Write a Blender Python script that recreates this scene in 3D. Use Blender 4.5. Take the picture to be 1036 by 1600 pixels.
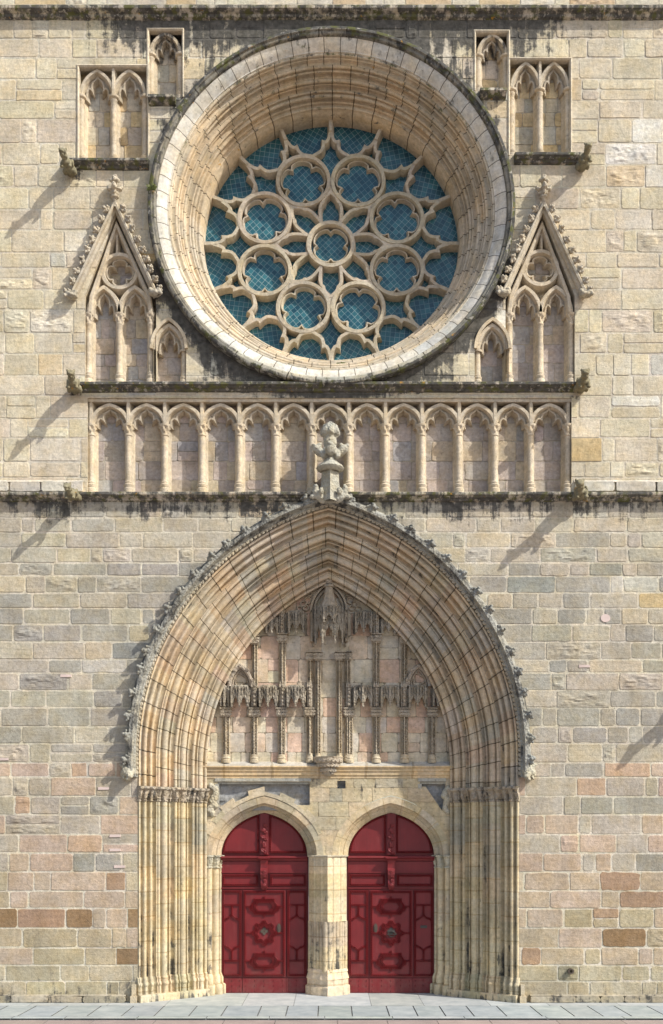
import bpy, bmesh, math, random
from math import sin, cos, pi, sqrt, hypot, atan2, radians
from mathutils import Vector, noise, Matrix, Euler
random.seed(11)
SC = bpy.context.scene
for o in list(bpy.data.objects): bpy.data.objects.remove(o)
COL = SC.collection
# ---------------------------------------------------------------- camera, sky, sun, exposure
S = .016; D = 28.0; CX = 518.0; HY = 1320.0; GY = 1566.0
EZ = (GY - HY) * S
cam_d = bpy.data.cameras.new("camera"); cam = bpy.data.objects.new("camera", cam_d); COL.objects.link(cam)
cam.location = (0, -D, EZ); cam.rotation_euler = (radians(90), 0, 0)
cam_d.sensor_fit = 'VERTICAL'; cam_d.sensor_height = 36; cam_d.lens = 36 * D / (1600 * S)
cam_d.shift_y = (HY - 800) / 1600; cam_d.clip_end = 2000
SC.camera = cam
W = bpy.data.worlds.new("World"); SC.world = W; W.use_nodes = True
nt = W.node_tree; nt.nodes.clear()
sky = nt.nodes.new('ShaderNodeTexSky'); sky.sky_type = 'NISHITA'; sky.sun_disc = False
SUN = Vector((1.70, -1.0, 1.70)).normalized()
sky.sun_elevation = math.asin(SUN.z); sky.sun_rotation = atan2(SUN.x, SUN.y)
sky.air_density = 1.0; sky.dust_density = 2.0; sky.ozone_density = 1.0
bg = nt.nodes.new('ShaderNodeBackground'); bg.inputs[1].default_value = .15
ou = nt.nodes.new('ShaderNodeOutputWorld'); nt.links.new(sky.outputs[0], bg.inputs[0]); nt.links.new(bg.outputs[0], ou.inputs[0])
sl = bpy.data.lights.new("sun", 'SUN'); sl.energy = 4.0; sl.angle = radians(.6); sl.color = (1, .965, .89)
so = bpy.data.objects.new("sun", sl); COL.objects.link(so); so.location = (30, -20, 40)
so.rotation_euler = (-SUN).to_track_quat('-Z', 'Y').to_euler()
SC.view_settings.view_transform = 'Standard'; SC.view_settings.look = 'None'
SC.view_settings.exposure = .33; SC.view_settings.gamma = 1
# ---------------------------------------------------------------- coordinates
def X(px, d=0): return (px - CX) * S * (D + d) / D
def Z(py, d=0): return EZ + (HY - py) * S * (D + d) / D
def Lp(n, d=0): return n * S * (D + d) / D
def P2(px, py, d=0): return (X(px, d), Z(py, d))
R = random.random
def U(a, b): return a + (b - a) * R()
def sm(a, b, x):
    t = max(0, min(1, (x - a) / (b - a))); return t * t * (3 - 2 * t)
# ---------------------------------------------------------------- materials
class NB:
    def __init__(s, name):
        s.m = bpy.data.materials.new(name); s.m.use_nodes = True; s.t = s.m.node_tree
        s.t.nodes.clear(); s.o = s.t.nodes.new('ShaderNodeOutputMaterial'); s.b = s.t.nodes.new('ShaderNodeBsdfPrincipled')
        s.t.links.new(s.b.outputs[0], s.o.inputs[0])
    def n(s, ty, **k):
        q = s.t.nodes.new(ty)
        for a, b in k.items(): setattr(q, a, b)
        return q
    def l(s, a, b): s.t.links.new(a, b)
    def pos(s): return s.n('ShaderNodeNewGeometry').outputs['Position']
    def noise(s, vec, scale, detail=4, rough=.55, mapping=None):
        if mapping:
            mp = s.n('ShaderNodeMapping'); mp.inputs['Scale'].default_value = mapping; s.l(vec, mp.inputs[0]); vec = mp.outputs[0]
        q = s.n('ShaderNodeTexNoise'); q.inputs['Scale'].default_value = scale; q.inputs['Detail'].default_value = detail
        q.inputs['Roughness'].default_value = rough; s.l(vec, q.inputs['Vector']); return q.outputs['Fac']
    def rng(s, v, a, b, c, d, smooth=False):
        q = s.n('ShaderNodeMapRange'); q.interpolation_type = 'SMOOTHSTEP' if smooth else 'LINEAR'
        for i, w in enumerate((a, b, c, d)): q.inputs[i + 1].default_value = w
        s.l(v, q.inputs[0]); return q.outputs[0]
    def math(s, op, a, b):
        q = s.n('ShaderNodeMath', operation=op)
        for i, w in enumerate((a, b)):
            if isinstance(w, (int, float)): q.inputs[i].default_value = w
            else: s.l(w, q.inputs[i])
        return q.outputs[0]
    def mix(s, ty, fac, a, b):
        q = s.n('ShaderNodeMix', data_type='RGBA', blend_type=ty)
        for i, w in ((0, fac), (6, a), (7, b)):
            if isinstance(w, (int, float)): q.inputs[i].default_value = w
            elif isinstance(w, tuple): q.inputs[i].default_value = (*w, 1)
            else: s.l(w, q.inputs[i])
        return q.outputs[2]
def stone(name, joints=False, moss=False, bump=.5, carve=0, jointcol=(.17, .15, .13)):
    b = NB(name); pos = b.pos()
    col = b.n('ShaderNodeAttribute', attribute_name='Col').outputs['Color']
    da = b.n('ShaderNodeAttribute', attribute_name='Dirt').outputs['Fac']
    n1 = b.noise(pos, 1.3, 5); n2 = b.noise(pos, 11, 7, .7); n3 = b.noise(pos, 2.7, 4); nf = b.noise(pos, 55, 4, .7)
    st = b.noise(pos, 1, 6, .65, (1.6, 1.6, 14)); vs = b.noise(pos, 1, 5, .6, (9, 9, .8))
    v = b.math('MULTIPLY', b.rng(n1, .3, .7, .80, 1.14), b.rng(n2, .3, .7, .74, 1.20))
    v = b.math('MULTIPLY', v, b.rng(st, .3, .7, .92, 1.07)); v = b.math('MULTIPLY', v, b.rng(vs, .3, .7, .94, 1.05))
    cc = b.n('ShaderNodeCombineColor')
    for i in range(3): b.l(v, cc.inputs[i])
    col = b.mix('MULTIPLY', 1.0, col, cc.outputs[0])
    col = b.mix('MULTIPLY', b.rng(n3, .42, .72, 0, .75), col, (1.02, .93, .76))
    col = b.mix('MULTIPLY', b.rng(b.noise(pos, 3.4, 5), .5, .72, 0, .6), col, (.88, .91, .89))
    col = b.mix('MULTIPLY', 1.0, col, (1.0, .985, .962))
    col = b.mix('MIX', b.rng(b.noise(pos, 23, 5, .75), .66, .72, 0, .35), col, (.72, .68, .6))
    hgt = b.math('ADD', b.math('MULTIPLY', n2, .8), b.math('MULTIPLY', nf, .3)); hgt = b.math('ADD', hgt, b.math('MULTIPLY', st, .35))
    pit = b.rng(b.noise(pos, 17, 3, .6, (1, 1, 1.6)), .66, .73, 0, 1)
    hgt = b.math('SUBTRACT', hgt, b.math('MULTIPLY', pit, .8)); col = b.mix('MULTIPLY', b.math('MULTIPLY', pit, .55), col, (.4, .36, .32))
    if joints:
        uv = b.n('ShaderNodeUVMap', uv_map='UVMap').outputs[0]
        br = b.n('ShaderNodeTexBrick'); br.offset = .5; br.squash = 1
        br.inputs['Scale'].default_value = 1; br.inputs['Mortar Size'].default_value = .028; br.inputs['Mortar Smooth'].default_value = .25
        br.inputs['Brick Width'].default_value = 1; br.inputs['Row Height'].default_value = 1
        br.inputs['Color1'].default_value = (1.10, 1.04, .97, 1); br.inputs['Color2'].default_value = (.84, .86, .88, 1); br.inputs['Mortar'].default_value = (1, 1, 1, 1)
        nv = b.n('ShaderNodeTexNoise'); nv.inputs['Scale'].default_value = 2.5; b.l(pos, nv.inputs['Vector'])
        vm = b.n('ShaderNodeVectorMath', operation='MULTIPLY_ADD'); b.l(nv.outputs['Color'], vm.inputs[0]); vm.inputs[1].default_value = (.10, .0, 0); b.l(uv, vm.inputs[2])
        b.l(vm.outputs[0], br.inputs['Vector'])
        col = b.mix('MULTIPLY', .9, col, br.outputs['Color']); col = b.mix('MULTIPLY', b.math('MULTIPLY', br.outputs['Fac'], .9), col, jointcol)
        hgt = b.math('SUBTRACT', hgt, b.math('MULTIPLY', br.outputs['Fac'], .9))
    if carve:
        vo = b.n('ShaderNodeTexVoronoi'); vo.inputs['Scale'].default_value = 16; b.l(pos, vo.inputs['Vector'])
        hgt = b.math('SUBTRACT', hgt, b.math('MULTIPLY', vo.outputs['Distance'], carve))
    nd = b.noise(pos, 3.3, 9, .72); nd2 = b.noise(pos, 1, 8, .68, (5.5, 5.5, .45))
    f = b.rng(b.math('ADD', b.rng(b.math('MULTIPLY', b.math('ADD', nd, nd2), .5), .36, .64, .18, .82), da), .84, 1.06, 0, .93, True)
    dc = b.mix('MIX', b.rng(b.noise(pos, 7, 5), .35, .65, 0, 1), (.035, .036, .035), (.11, .105, .095))
    if moss:
        dc = b.mix('MIX', b.rng(b.noise(pos, 5, 6), .50, .62, 0, .9), dc, (.095, .10, .025))
        dc = b.mix('MIX', b.rng(b.noise(pos, 9, 5), .60, .64, 0, .8), dc, (.36, .34, .29))
    col = b.mix('MIX', f, col, dc)
    if moss: col = b.mix('MIX', b.rng(b.noise(pos, 5.1, 6), .69 if moss == 'few' else .66, .72, 0, .8), col, (.50, .26, .04))
    b.l(col, b.b.inputs['Base Color']); b.b.inputs['Roughness'].default_value = .92; b.b.inputs['Specular IOR Level'].default_value = .2
    bp = b.n('ShaderNodeBump'); bp.inputs['Strength'].default_value = bump; bp.inputs['Distance'].default_value = .03
    b.l(hgt, bp.inputs['Height']); b.l(bp.outputs[0], b.b.inputs['Normal'])
    return b.m
ST = stone('weathered_stone', bump=.8); STJ = stone('jointed_stone', joints=True, bump=.4); STM = stone('mossy_stone', moss=True, bump=.7)
STJM = stone('jointed_mossy_stone', joints=True, moss='few', bump=.5); STC = stone('carved_stone', carve=.9, bump=.9)
STL = stone('light_jointed_stone', joints=True, bump=.4, jointcol=(.80, .72, .62))
def paint(name, col, rough, wear=.3):
    b = NB(name); pos = b.pos()
    n1 = b.noise(pos, 1.7, 5); n2 = b.noise(pos, 9, 6, .7, (1, 1, .25)); n3 = b.noise(pos, 40, 4)
    c = b.mix('MIX', b.rng(n1, .35, .65, 0, 1), tuple(x * .86 for x in col), tuple(x * 1.12 for x in col))
    c = b.mix('MIX', b.rng(n2, .56, .75, 0, wear), c, (col[0] * .9 + .08, col[1] + .06, col[2] + .055))
    if name.startswith('red'):   # dust and splashes low on the leaf, fine board grain
        sx = b.n('ShaderNodeSeparateXYZ'); b.l(pos, sx.inputs[0]); lo = b.math('MULTIPLY', b.rng(sx.outputs[2], .1, 1.1, 1, 0), b.rng(b.noise(pos, 5, 7, .7), .42, .66, 0, .5)); c = b.mix('MIX', lo, c, (.17, .075, .06))
        c = b.mix('MULTIPLY', b.rng(b.noise(pos, 1, 6, .7, (34, 34, 1.2)), .38, .62, 0, .45), c, (.70, .66, .66))
    b.l(c, b.b.inputs['Base Color']); b.l(b.rng(n2, .3, .7, rough - .1, rough + .15), b.b.inputs['Roughness'])
    bp = b.n('ShaderNodeBump'); bp.inputs['Strength'].default_value = .15; bp.inputs['Distance'].default_value = .01
    b.l(b.math('ADD', n3, n2), bp.inputs['Height']); b.l(bp.outputs[0], b.b.inputs['Normal']); return b.m
RED = paint('red_door_paint', (.165, .0095, .012), .5, .35); IRON = paint('dark_iron', (.05, .045, .04), .5, .1); BRASS = paint('dull_bronze', (.075, .055, .04), .45, .1)
TILE = paint('pale_repair_clay', (.62, .50, .45), .9, .1)
def glass_mat():
    b = NB('leaded_teal_glass'); uv = b.n('ShaderNodeUVMap', uv_map='UVMap').outputs[0]; pos = b.pos()
    br = b.n('ShaderNodeTexBrick'); br.offset = 0; br.inputs['Scale'].default_value = 1; br.inputs['Mortar Size'].default_value = .03; br.inputs['Mortar Smooth'].default_value = .1
    br.inputs['Brick Width'].default_value = 1; br.inputs['Row Height'].default_value = 1
    br.inputs['Color1'].default_value = (.014, .078, .102, 1); br.inputs['Color2'].default_value = (.024, .118, .148, 1); br.inputs['Mortar'].default_value = (.22, .34, .36, 1)  # Mortar: lead cames, painted as pale as if sunlit
    b.l(uv, br.inputs['Vector'])
    vn = b.n('ShaderNodeTexWhiteNoise'); fl = b.n('ShaderNodeVectorMath', operation='FLOOR'); b.l(uv, fl.inputs[0]); b.l(fl.outputs[0], vn.inputs['Vector'])
    n = b.math('ADD', b.math('MULTIPLY', b.noise(pos, 1.1, 4), .75), b.math('MULTIPLY', vn.outputs['Value'], .25)); c = b.mix('MULTIPLY', 1.0, br.outputs['Color'], b.mix('MIX', b.rng(n, .35, .65, 0, 1), (.50, .62, .72), (1.75, 1.40, 1.30)))  # broad noise paints uneven sky reflections into the tint; cells vary at random
    b.l(c, b.b.inputs['Base Color']); b.l(b.rng(br.outputs['Fac'], 0, 1, .22, .6), b.b.inputs['Roughness'])
    bp = b.n('ShaderNodeBump'); bp.inputs['Strength'].default_value = .25; bp.inputs['Distance'].default_value = .02
    b.l(b.math('ADD', b.math('ADD', b.noise(pos, 9, 2), b.math('MULTIPLY', vn.outputs['Value'], .5)), b.math('MULTIPLY', br.outputs['Fac'], 1.5)), bp.inputs['Height']); b.l(bp.outputs[0], b.b.inputs['Normal'])
    return b.m
GLASS = glass_mat()
def leafmat():
    b = NB('weed_green'); b.b.inputs['Base Color'].default_value = (.10, .14, .03, 1); c = b.mix('MIX', b.noise(b.pos(), 30), (.05, .09, .02), (.22, .22, .06)); b.l(c, b.b.inputs['Base Color']); b.b.inputs['Roughness'].default_value = .7; return b.m
LEAF = leafmat()
# ---------------------------------------------------------------- mesh tools
def jit(c, a=.06):
    k = 1 + U(-a, a); return (c[0] * k, c[1] * k * (1 + U(-.02, .02)), c[2] * k * (1 + U(-.04, .04)))
CREAM = (.60, .52, .39)
class M:
    def __init__(s, col=CREAM, dirt=0, df=None):
        s.v = []; s.f = []; s.c = []; s.uv = []; s.col = col; s.dirt = dirt; s.df = df; s.dv = None
    def vert(s, p): s.v.append(tuple(p)); return len(s.v) - 1
    def face(s, idx, col=None, uv=None):
        s.f.append(tuple(idx)); s.c.append(col or s.col); s.uv.append(uv or [(0.5, .5)] * len(idx))
    def poly(s, pts, col=None, uv=None): s.face([s.vert(p) for p in pts], col, uv)
    def box(s, x0, x1, y0, y1, z0, z1, col=None):
        b = len(s.v)
        for p in ((x0, y0, z0), (x1, y0, z0), (x1, y1, z0), (x0, y1, z0), (x0, y0, z1), (x1, y0, z1), (x1, y1, z1), (x0, y1, z1)): s.v.append(p)
        for q in ((0, 1, 5, 4), (1, 2, 6, 5), (2, 3, 7, 6), (3, 0, 4, 7), (4, 5, 6, 7), (3, 2, 1, 0)): s.face([b + i for i in q], col)
    def grid(s, rows, col=None, uv=None, close=False):
        b = len(s.v); n = len(rows[0])
        for r in rows: s.v.extend(tuple(p) for p in r)
        for i in range(len(rows) - 1):
            for j in range(n if close else n - 1):
                k = (j + 1) % n
                cc = col(i, j) if callable(col) else col
                uu = [uv(i, j), uv(i + 1, j), uv(i + 1, j + 1), uv(i, j + 1)] if uv else None
                s.face([b + i * n + j, b + (i + 1) * n + j, b + (i + 1) * n + k, b + i * n + k], cc, uu)
    def lathe(s, prof, cx, cy, seg=14, a0=0, a1=2 * pi, col=None, mod=None, uv=None):
        full = abs(a1 - a0 - 2 * pi) < 1e-6; n = seg if full else seg + 1
        rows = []
        for (r, z) in prof:
            row = []
            for j in range(n):
                a = a0 + (a1 - a0) * j / seg; rr = r * (mod(a, z) if mod else 1); row.append((cx + rr * cos(a), cy + rr * sin(a), z))
            rows.append(row)
        s.grid(rows, col, uv, close=full)
    def sweep(s, path, sec, closed=False, col=None, uvl=None):
        # path: (x,z) points; sec: list of (offset across, depth y); mitred
        n = len(path); rows = []
        for i in range(n):
            p = path[i]; a = path[i - 1] if (i or closed) else None; c = path[(i + 1) % n] if (i < n - 1 or closed) else None
            def nn(u, v):
                dx, dz = v[0] - u[0], v[1] - u[1]; L = hypot(dx, dz) or 1; return (-dz / L, dx / L)
            if a is None: nx, nz = nn(p, c); k = 1
            elif c is None: nx, nz = nn(a, p); k = 1
            else:
                n1 = nn(a, p); n2 = nn(p, c); nx, nz = n1[0] + n2[0], n1[1] + n2[1]; L = hypot(nx, nz) or 1; nx /= L; nz /= L
                k = min(1 / max(.3, nx * n1[0] + nz * n1[1]), 2.2)
            rows.append([(p[0] + nx * o * k, y, p[1] + nz * o * k) for (o, y) in sec])
        if closed: rows.append(rows[0])
        if uvl:
            Ls = [0]
            for i in range(1, len(rows)): Ls.append(Ls[-1] + (Vector(rows[i][0]) - Vector(rows[i - 1][0])).length)
            s.grid(rows, col, lambda i, j: (Ls[i] / uvl, .5))
        else: s.grid(rows, col)
        if not closed:
            s.poly(rows[0], col if not callable(col) else None); s.poly(rows[-1][::-1], col if not callable(col) else None)
    def extrude(s, poly, y0, y1, col=None, back=False):
        n = len(poly); s.poly([(x, y0, z) for x, z in poly], col)
        for i in range(n):
            a, c = poly[i], poly[(i + 1) % n]; s.poly([(a[0], y0, a[1]), (a[0], y1, a[1]), (c[0], y1, c[1]), (c[0], y0, c[1])], col)
        if back: s.poly([(x, y1, z) for x, z in poly][::-1], col)
    def build(s, name, mat, parent=None, smooth=None, recalc=False, label=None):
        me = bpy.data.meshes.new(name); me.from_pydata(s.v, [], s.f); me.materials.append(mat)
        ca = me.attributes.new('Col', 'FLOAT_COLOR', 'FACE'); ca.data.foreach_set('color', [x for c in s.c for x in (*c, 1)])
        dm = me.attributes.new('Dirt', 'FLOAT', 'POINT')
        dm.data.foreach_set('value', [s.dirt + (s.df(*p) if s.df else 0) + (s.dv[i] if s.dv and i < len(s.dv) else 0) for i, p in enumerate(s.v)])
        ul = me.uv_layers.new(name='UVMap'); ul.data.foreach_set('uv', [x for u in s.uv for w in u for x in w])
        if recalc:
            bm = bmesh.new(); bm.from_mesh(me); bmesh.ops.recalc_face_normals(bm, faces=bm.faces); bm.to_mesh(me); bm.free()
        if smooth:
            me.polygons.foreach_set('use_smooth', [True] * len(me.polygons)); me.set_sharp_from_angle(angle=radians(smooth))
        me.update(); o = bpy.data.objects.new(name, me); COL.objects.link(o)
        if parent: o.parent = parent
        if label: o['label'] = label
        return o
def blob(ells, voxel=.03, amp=.01, fs=9, col=(.33, .32, .28), dirt=.3, df=None):
    """organic carved stone: ellipsoids fused into one skin; returns M"""
    bm = bmesh.new()
    for e in ells:
        r = bmesh.ops.create_icosphere(bm, subdivisions=2, radius=1)
        mt = Matrix.Translation(e[:3]) @ (Euler(e[6]).to_matrix().to_4x4() if len(e) > 6 else Matrix()) @ Matrix.Diagonal((*e[3:6], 1))
        bmesh.ops.transform(bm, matrix=mt, verts=r['verts'])
    me = bpy.data.meshes.new('tmp'); bm.to_mesh(me); bm.free(); o = bpy.data.objects.new('tmp', me); COL.objects.link(o)
    md = o.modifiers.new('r', 'REMESH'); md.mode = 'VOXEL'; md.voxel_size = voxel
    ev = o.evaluated_get(bpy.context.evaluated_depsgraph_get()); m2 = ev.to_mesh()
    q = M(col, dirt, df); off = Vector((R() * 50, R() * 50, R() * 50))
    for v in m2.vertices:
        n = noise.noise(v.co * fs + off) + .5 * noise.noise(v.co * fs * 2.3 + off); q.v.append(tuple(v.co + v.normal * n * amp))
    for f in m2.polygons: q.face(list(f.vertices))
    ev.to_mesh_clear(); bpy.data.objects.remove(o); bpy.data.meshes.remove(me)
    return q
def add(m, q, loc=(0, 0, 0), rot=(0, 0, 0), sc=1):
    b = len(m.v); mt = Matrix.Translation(loc) @ Euler(rot).to_matrix().to_4x4() @ Matrix.Scale(sc, 4)
    m.v.extend(tuple(mt @ Vector(v)) for v in q.v)
    for f, c in zip(q.f, q.c): m.face([b + i for i in f], c)
def cp(o, loc, rot=None, parent=None, label=None):
    c = o.copy(); COL.objects.link(c); c.location = loc
    if rot: c.rotation_euler = rot
    c.parent = parent or o.parent
    if label: c['label'] = label
    return c
# convex clipping in the wall plane
def clip(poly, n, c):
    out = []; m = len(poly)
    for i in range(m):
        a, b = poly[i], poly[(i + 1) % m]; da = n[0] * a[0] + n[1] * a[1] - c; db = n[0] * b[0] + n[1] * b[1] - c
        if da <= 1e-9: out.append(a)
        if (da < -1e-9 and db > 1e-9) or (da > 1e-9 and db < -1e-9):
            t = da / (da - db); out.append((a[0] + t * (b[0] - a[0]), a[1] + t * (b[1] - a[1])))
    return out if len(out) > 2 else []
def edges(h):   # outward half planes of a counter-clockwise convex polygon
    r = []
    for i in range(len(h)):
        a, b = h[i], h[(i + 1) % len(h)]; dx, dz = b[0] - a[0], b[1] - a[1]; L = hypot(dx, dz)
        if L > 1e-7: n = (dz / L, -dx / L); r.append((n, n[0] * a[0] + n[1] * a[1]))
    return r
def area(p): return abs(sum(p[i][0] * p[(i + 1) % len(p)][1] - p[(i + 1) % len(p)][0] * p[i][1] for i in range(len(p)))) / 2
def subtract(polys, hole):
    E = edges(hole); x0 = min(p[0] for p in hole); x1 = max(p[0] for p in hole); z0 = min(p[1] for p in hole); z1 = max(p[1] for p in hole)
    out = []
    for p in polys:
        if max(q[0] for q in p) <= x0 or min(q[0] for q in p) >= x1 or max(q[1] for q in p) <= z0 or min(q[1] for q in p) >= z1: out.append(p); continue
        ins = p
        for n, c in E:
            ins = clip(ins, n, c)
            if not ins: break
        if not ins or area(ins) < 1e-7: out.append(p); continue
        cur = p
        for n, c in E:
            o_ = clip(cur, (-n[0], -n[1]), -c)
            if o_ and area(o_) > 1e-5: out.append(o_)
            cur = clip(cur, n, c)
            if not cur: break
    return out
def rect(x0, x1, z0, z1): return [(x0, z0), (x1, z0), (x1, z1), (x0, z1)]
def masonry(m, x0, x1, z0, z1, y, hh, ll, pal, gap=.020, relief=.006, holes=(), back=.005, mort=(.60, .56, .465), bev=.007, rough_p=.0):
    z = z1
    while z > z0 + .01:
        py = GY - z / S; ha, hb = hh(py) if callable(hh) else hh; h = U(ha, hb)
        if z - h < z0 + ha * .5: h = z - z0
        la, lb = ll; x = x0 - U(0, 1) * la * .6
        # a course: draw a row of stones
        while x < x1:
            L = U(la, lb) if R() > .22 else U(la * .55, la); xa, xb = max(x, x0), min(x + L, x1)
            if x1 - xb < la * .3: xb = x1
            x += L
            if xb - xa < .05: x = xb if xb >= x1 else x; continue
            split = h > .46 and R() < .12
            for za, zb in (((z - h, z - h / 2), (z - h / 2, z)) if split else ((z - h, z),)):
                g = gap * U(.6, 1.5); cell = rect(xa, xb, za, zb); raw = [cell]; st = rect(xa + g, xb - g * U(.6, 1.2), za + g, zb - g)
                w = .012  # slightly worn, unequal corners
                st = [(px + U(-w, w) * .4, pz + U(-w, w) * .5) for px, pz in st]
                pcs = [st]
                for hl in holes: pcs = subtract(pcs, hl); raw = subtract(raw, hl)
                c = pal((xa + xb) / 2, (za + zb) / 2); yo = y - relief * U(0, 1.6)
                for p in raw: m.poly([(q[0], y + back, q[1]) for q in p], jit(mort, .08))
                if len(pcs) == 1 and pcs[0] is st:
                    cxm = (st[0][0] + st[1][0]) / 2; czm = (st[0][1] + st[2][1]) / 2; bv = bev * U(.7, 2); o8 = []; i8 = []
                    cr = U(.015, .05); am_ = U(.002, .008) if R() < .75 else U(.01, .018)
                    for k in range(4):
                        a, e = st[k], st[(k + 1) % 4]; L2 = hypot(e[0] - a[0], e[1] - a[1]); f_ = min(cr / L2, .3); nn_ = max(2, int(L2 / .14))
                        for q_ in range(nn_ + 1):
                            t_ = f_ + (1 - 2 * f_) * q_ / nn_; ww = U(-1, 1) * am_; pt_ = (a[0] + (e[0] - a[0]) * t_ + (e[1] - a[1]) / L2 * ww, a[1] + (e[1] - a[1]) * t_ - (e[0] - a[0]) / L2 * ww)
                            o8.append(pt_); i8.append((pt_[0] - (e[1] - a[1]) / L2 * bv, pt_[1] + (e[0] - a[0]) / L2 * bv))
                    b0 = len(m.v); N_ = len(o8); rough = R() < rough_p
                    m.v.extend((q[0], y + back + .003, q[1]) for q in o8); m.v.extend((q[0], yo + .004, q[1]) for q in o8); m.v.extend((q[0], yo, q[1]) for q in i8)
                    for k in range(N_):
                        k2 = (k + 1) % N_; m.face([b0 + k, b0 + k2, b0 + N_ + k2, b0 + N_ + k], c); m.face([b0 + N_ + k, b0 + N_ + k2, b0 + 2 * N_ + k2, b0 + 2 * N_ + k], c)
                    if not rough: m.face([b0 + 2 * N_ + k for k in range(N_)], c)
                    else:   # eroded face: a lumpy skin over the stone
                        o_ = Vector((R() * 99, R() * 99, 0)); x_a, x_b, z_a, z_b = st[0][0] + .02, st[1][0] - .02, st[0][1] + .02, st[2][1] - .02; gx_ = max(4, int((x_b - x_a) / .035)); gz_ = max(3, int((z_b - z_a) / .035))
                        def hh_(u, v):
                            e_ = min(1, 6 * min(u, 1 - u), 5 * min(v, 1 - v)); q = Vector((x_a + (x_b - x_a) * u, (z_a + (z_b - z_a) * v) * 2.2, 0)) * 3.2 + o_
                            return -e_ * (.012 + .030 * max(-.5, noise.noise(q) + .6 * noise.noise(q * 2.6)))
                        m.face([b0 + 2 * N_ + k for k in range(N_)], c)
                        m.grid([[(x_a + (x_b - x_a) * u / gx_, yo + .002 + hh_(u / gx_, v / gz_), z_a + (z_b - z_a) * v / gz_) for v in range(gz_ + 1)] for u in range(gx_ + 1)], c)
                else:
                    for p in pcs: m.extrude(p, yo, y + back, c)
            if xb >= x1: break
        z -= h
def arch(xc, w, zs, rise, n=18, stilt=0):
    """pointed arch outline, left springing to right springing"""
    if rise - stilt < 1.2 * w:      # low arch: a steeper one pressed down keeps its point
        q = arch(xc, w, 0, 1.3 * w, n); k = (rise - stilt) / (1.3 * w); q = [(x, zs + stilt + z * k) for x, z in q]
        return ([(xc - w, zs + stilt * k_ / 4) for k_ in range(4)] + q + [(xc + w, zs + stilt * k_ / 4) for k_ in (3, 2, 1, 0)]) if stilt > 0 else q
    r = rise - stilt; Rr = (r * r + w * w) / (2 * w); c = Rr - w; am = atan2(r, c)
    if r < w: am = math.acos(max(-1, min(1, c / Rr)))
    left = [(xc - w, zs)] if stilt > 0 else []
    if stilt > 0:
        left += [(xc - w, zs + stilt * k / 4) for k in range(1, 4)]
    for i in range(n + 1):
        a = am * i / n; left.append((xc + c - Rr * cos(a), zs + stilt + Rr * sin(a)))
    left[-1] = (xc, zs + rise)
    return left + [(2 * xc - x, z) for x, z in left[-2::-1]]
# ---------------------------------------------------------------- church facade root
CH = bpy.data.objects.new('church_facade', None); COL.objects.link(CH)
CH['label'] = 'pale stone gothic church front with round rose window above twin red doors'; CH['category'] = 'church'
# main shapes
RCX = -.0; RCZ = Z(321, -.2)                  # rose centre
def rose(r, a, d=0, q=None):
    k = .972 if q is None else q
    return (RCX + r * cos(a), d, RCZ + r * k * sin(a))
PXC = X(513)                                   # portal centre
PW, PR, PS, PZ = 297 * S, 435 * S, 50 * S, Z(1228)
IW, IR, IS = 200 * S, 337 * S, 32 * S; PA = PW - IW; PD = 1.3
def portal_path(a, n=44):
    t = a / PA; return arch(PXC, PW + (IW - PW) * t, PZ, PR + (IR - PR) * t, n, PS + (IS - PS) * t)
rose_hole = [(RCX + 4.42 * cos(a), RCZ + 4.42 * .972 * sin(a)) for a in [2 * pi * i / 60 for i in range(60)]]
ph = portal_path(-.02, 22); portal_hole = [(PXC - PW - .01, -1), (PXC + PW + .01, -1)] + ph[::-1]
def prect(x0, x1, y0, y1): return rect(X(x0), X(x1), Z(y1), Z(y0))
ARC = prect(137, 893, 622, 771)
NIC = {'pairL': prect(122, 232, 103, 252), 'tallL': prect(231, 286, 46, 153), 'pairR': prect(795, 892, 92, 244), 'tallR': prect(742, 795, 49, 143)}
GAB = {'L': [P2(133, 600), P2(244, 600), P2(244, 462), P2(182, 336), P2(133, 462)], 'R': [P2(790, 600), P2(898, 600), P2(898, 462), P2(848, 336), P2(790, 462)]}
SML = {'L': [P2(240, 600), P2(291, 600), P2(291, 530), P2(284, 515), P2(265, 500), P2(247, 515), P2(240, 530)], 'R': [P2(742, 600), P2(795, 600), P2(795, 530), P2(788, 515), P2(768, 498), P2(749, 515), P2(742, 530)]}
HOLES = [rose_hole, portal_hole, ARC] + list(NIC.values()) + list(GAB.values()) + list(SML.values())
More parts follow.
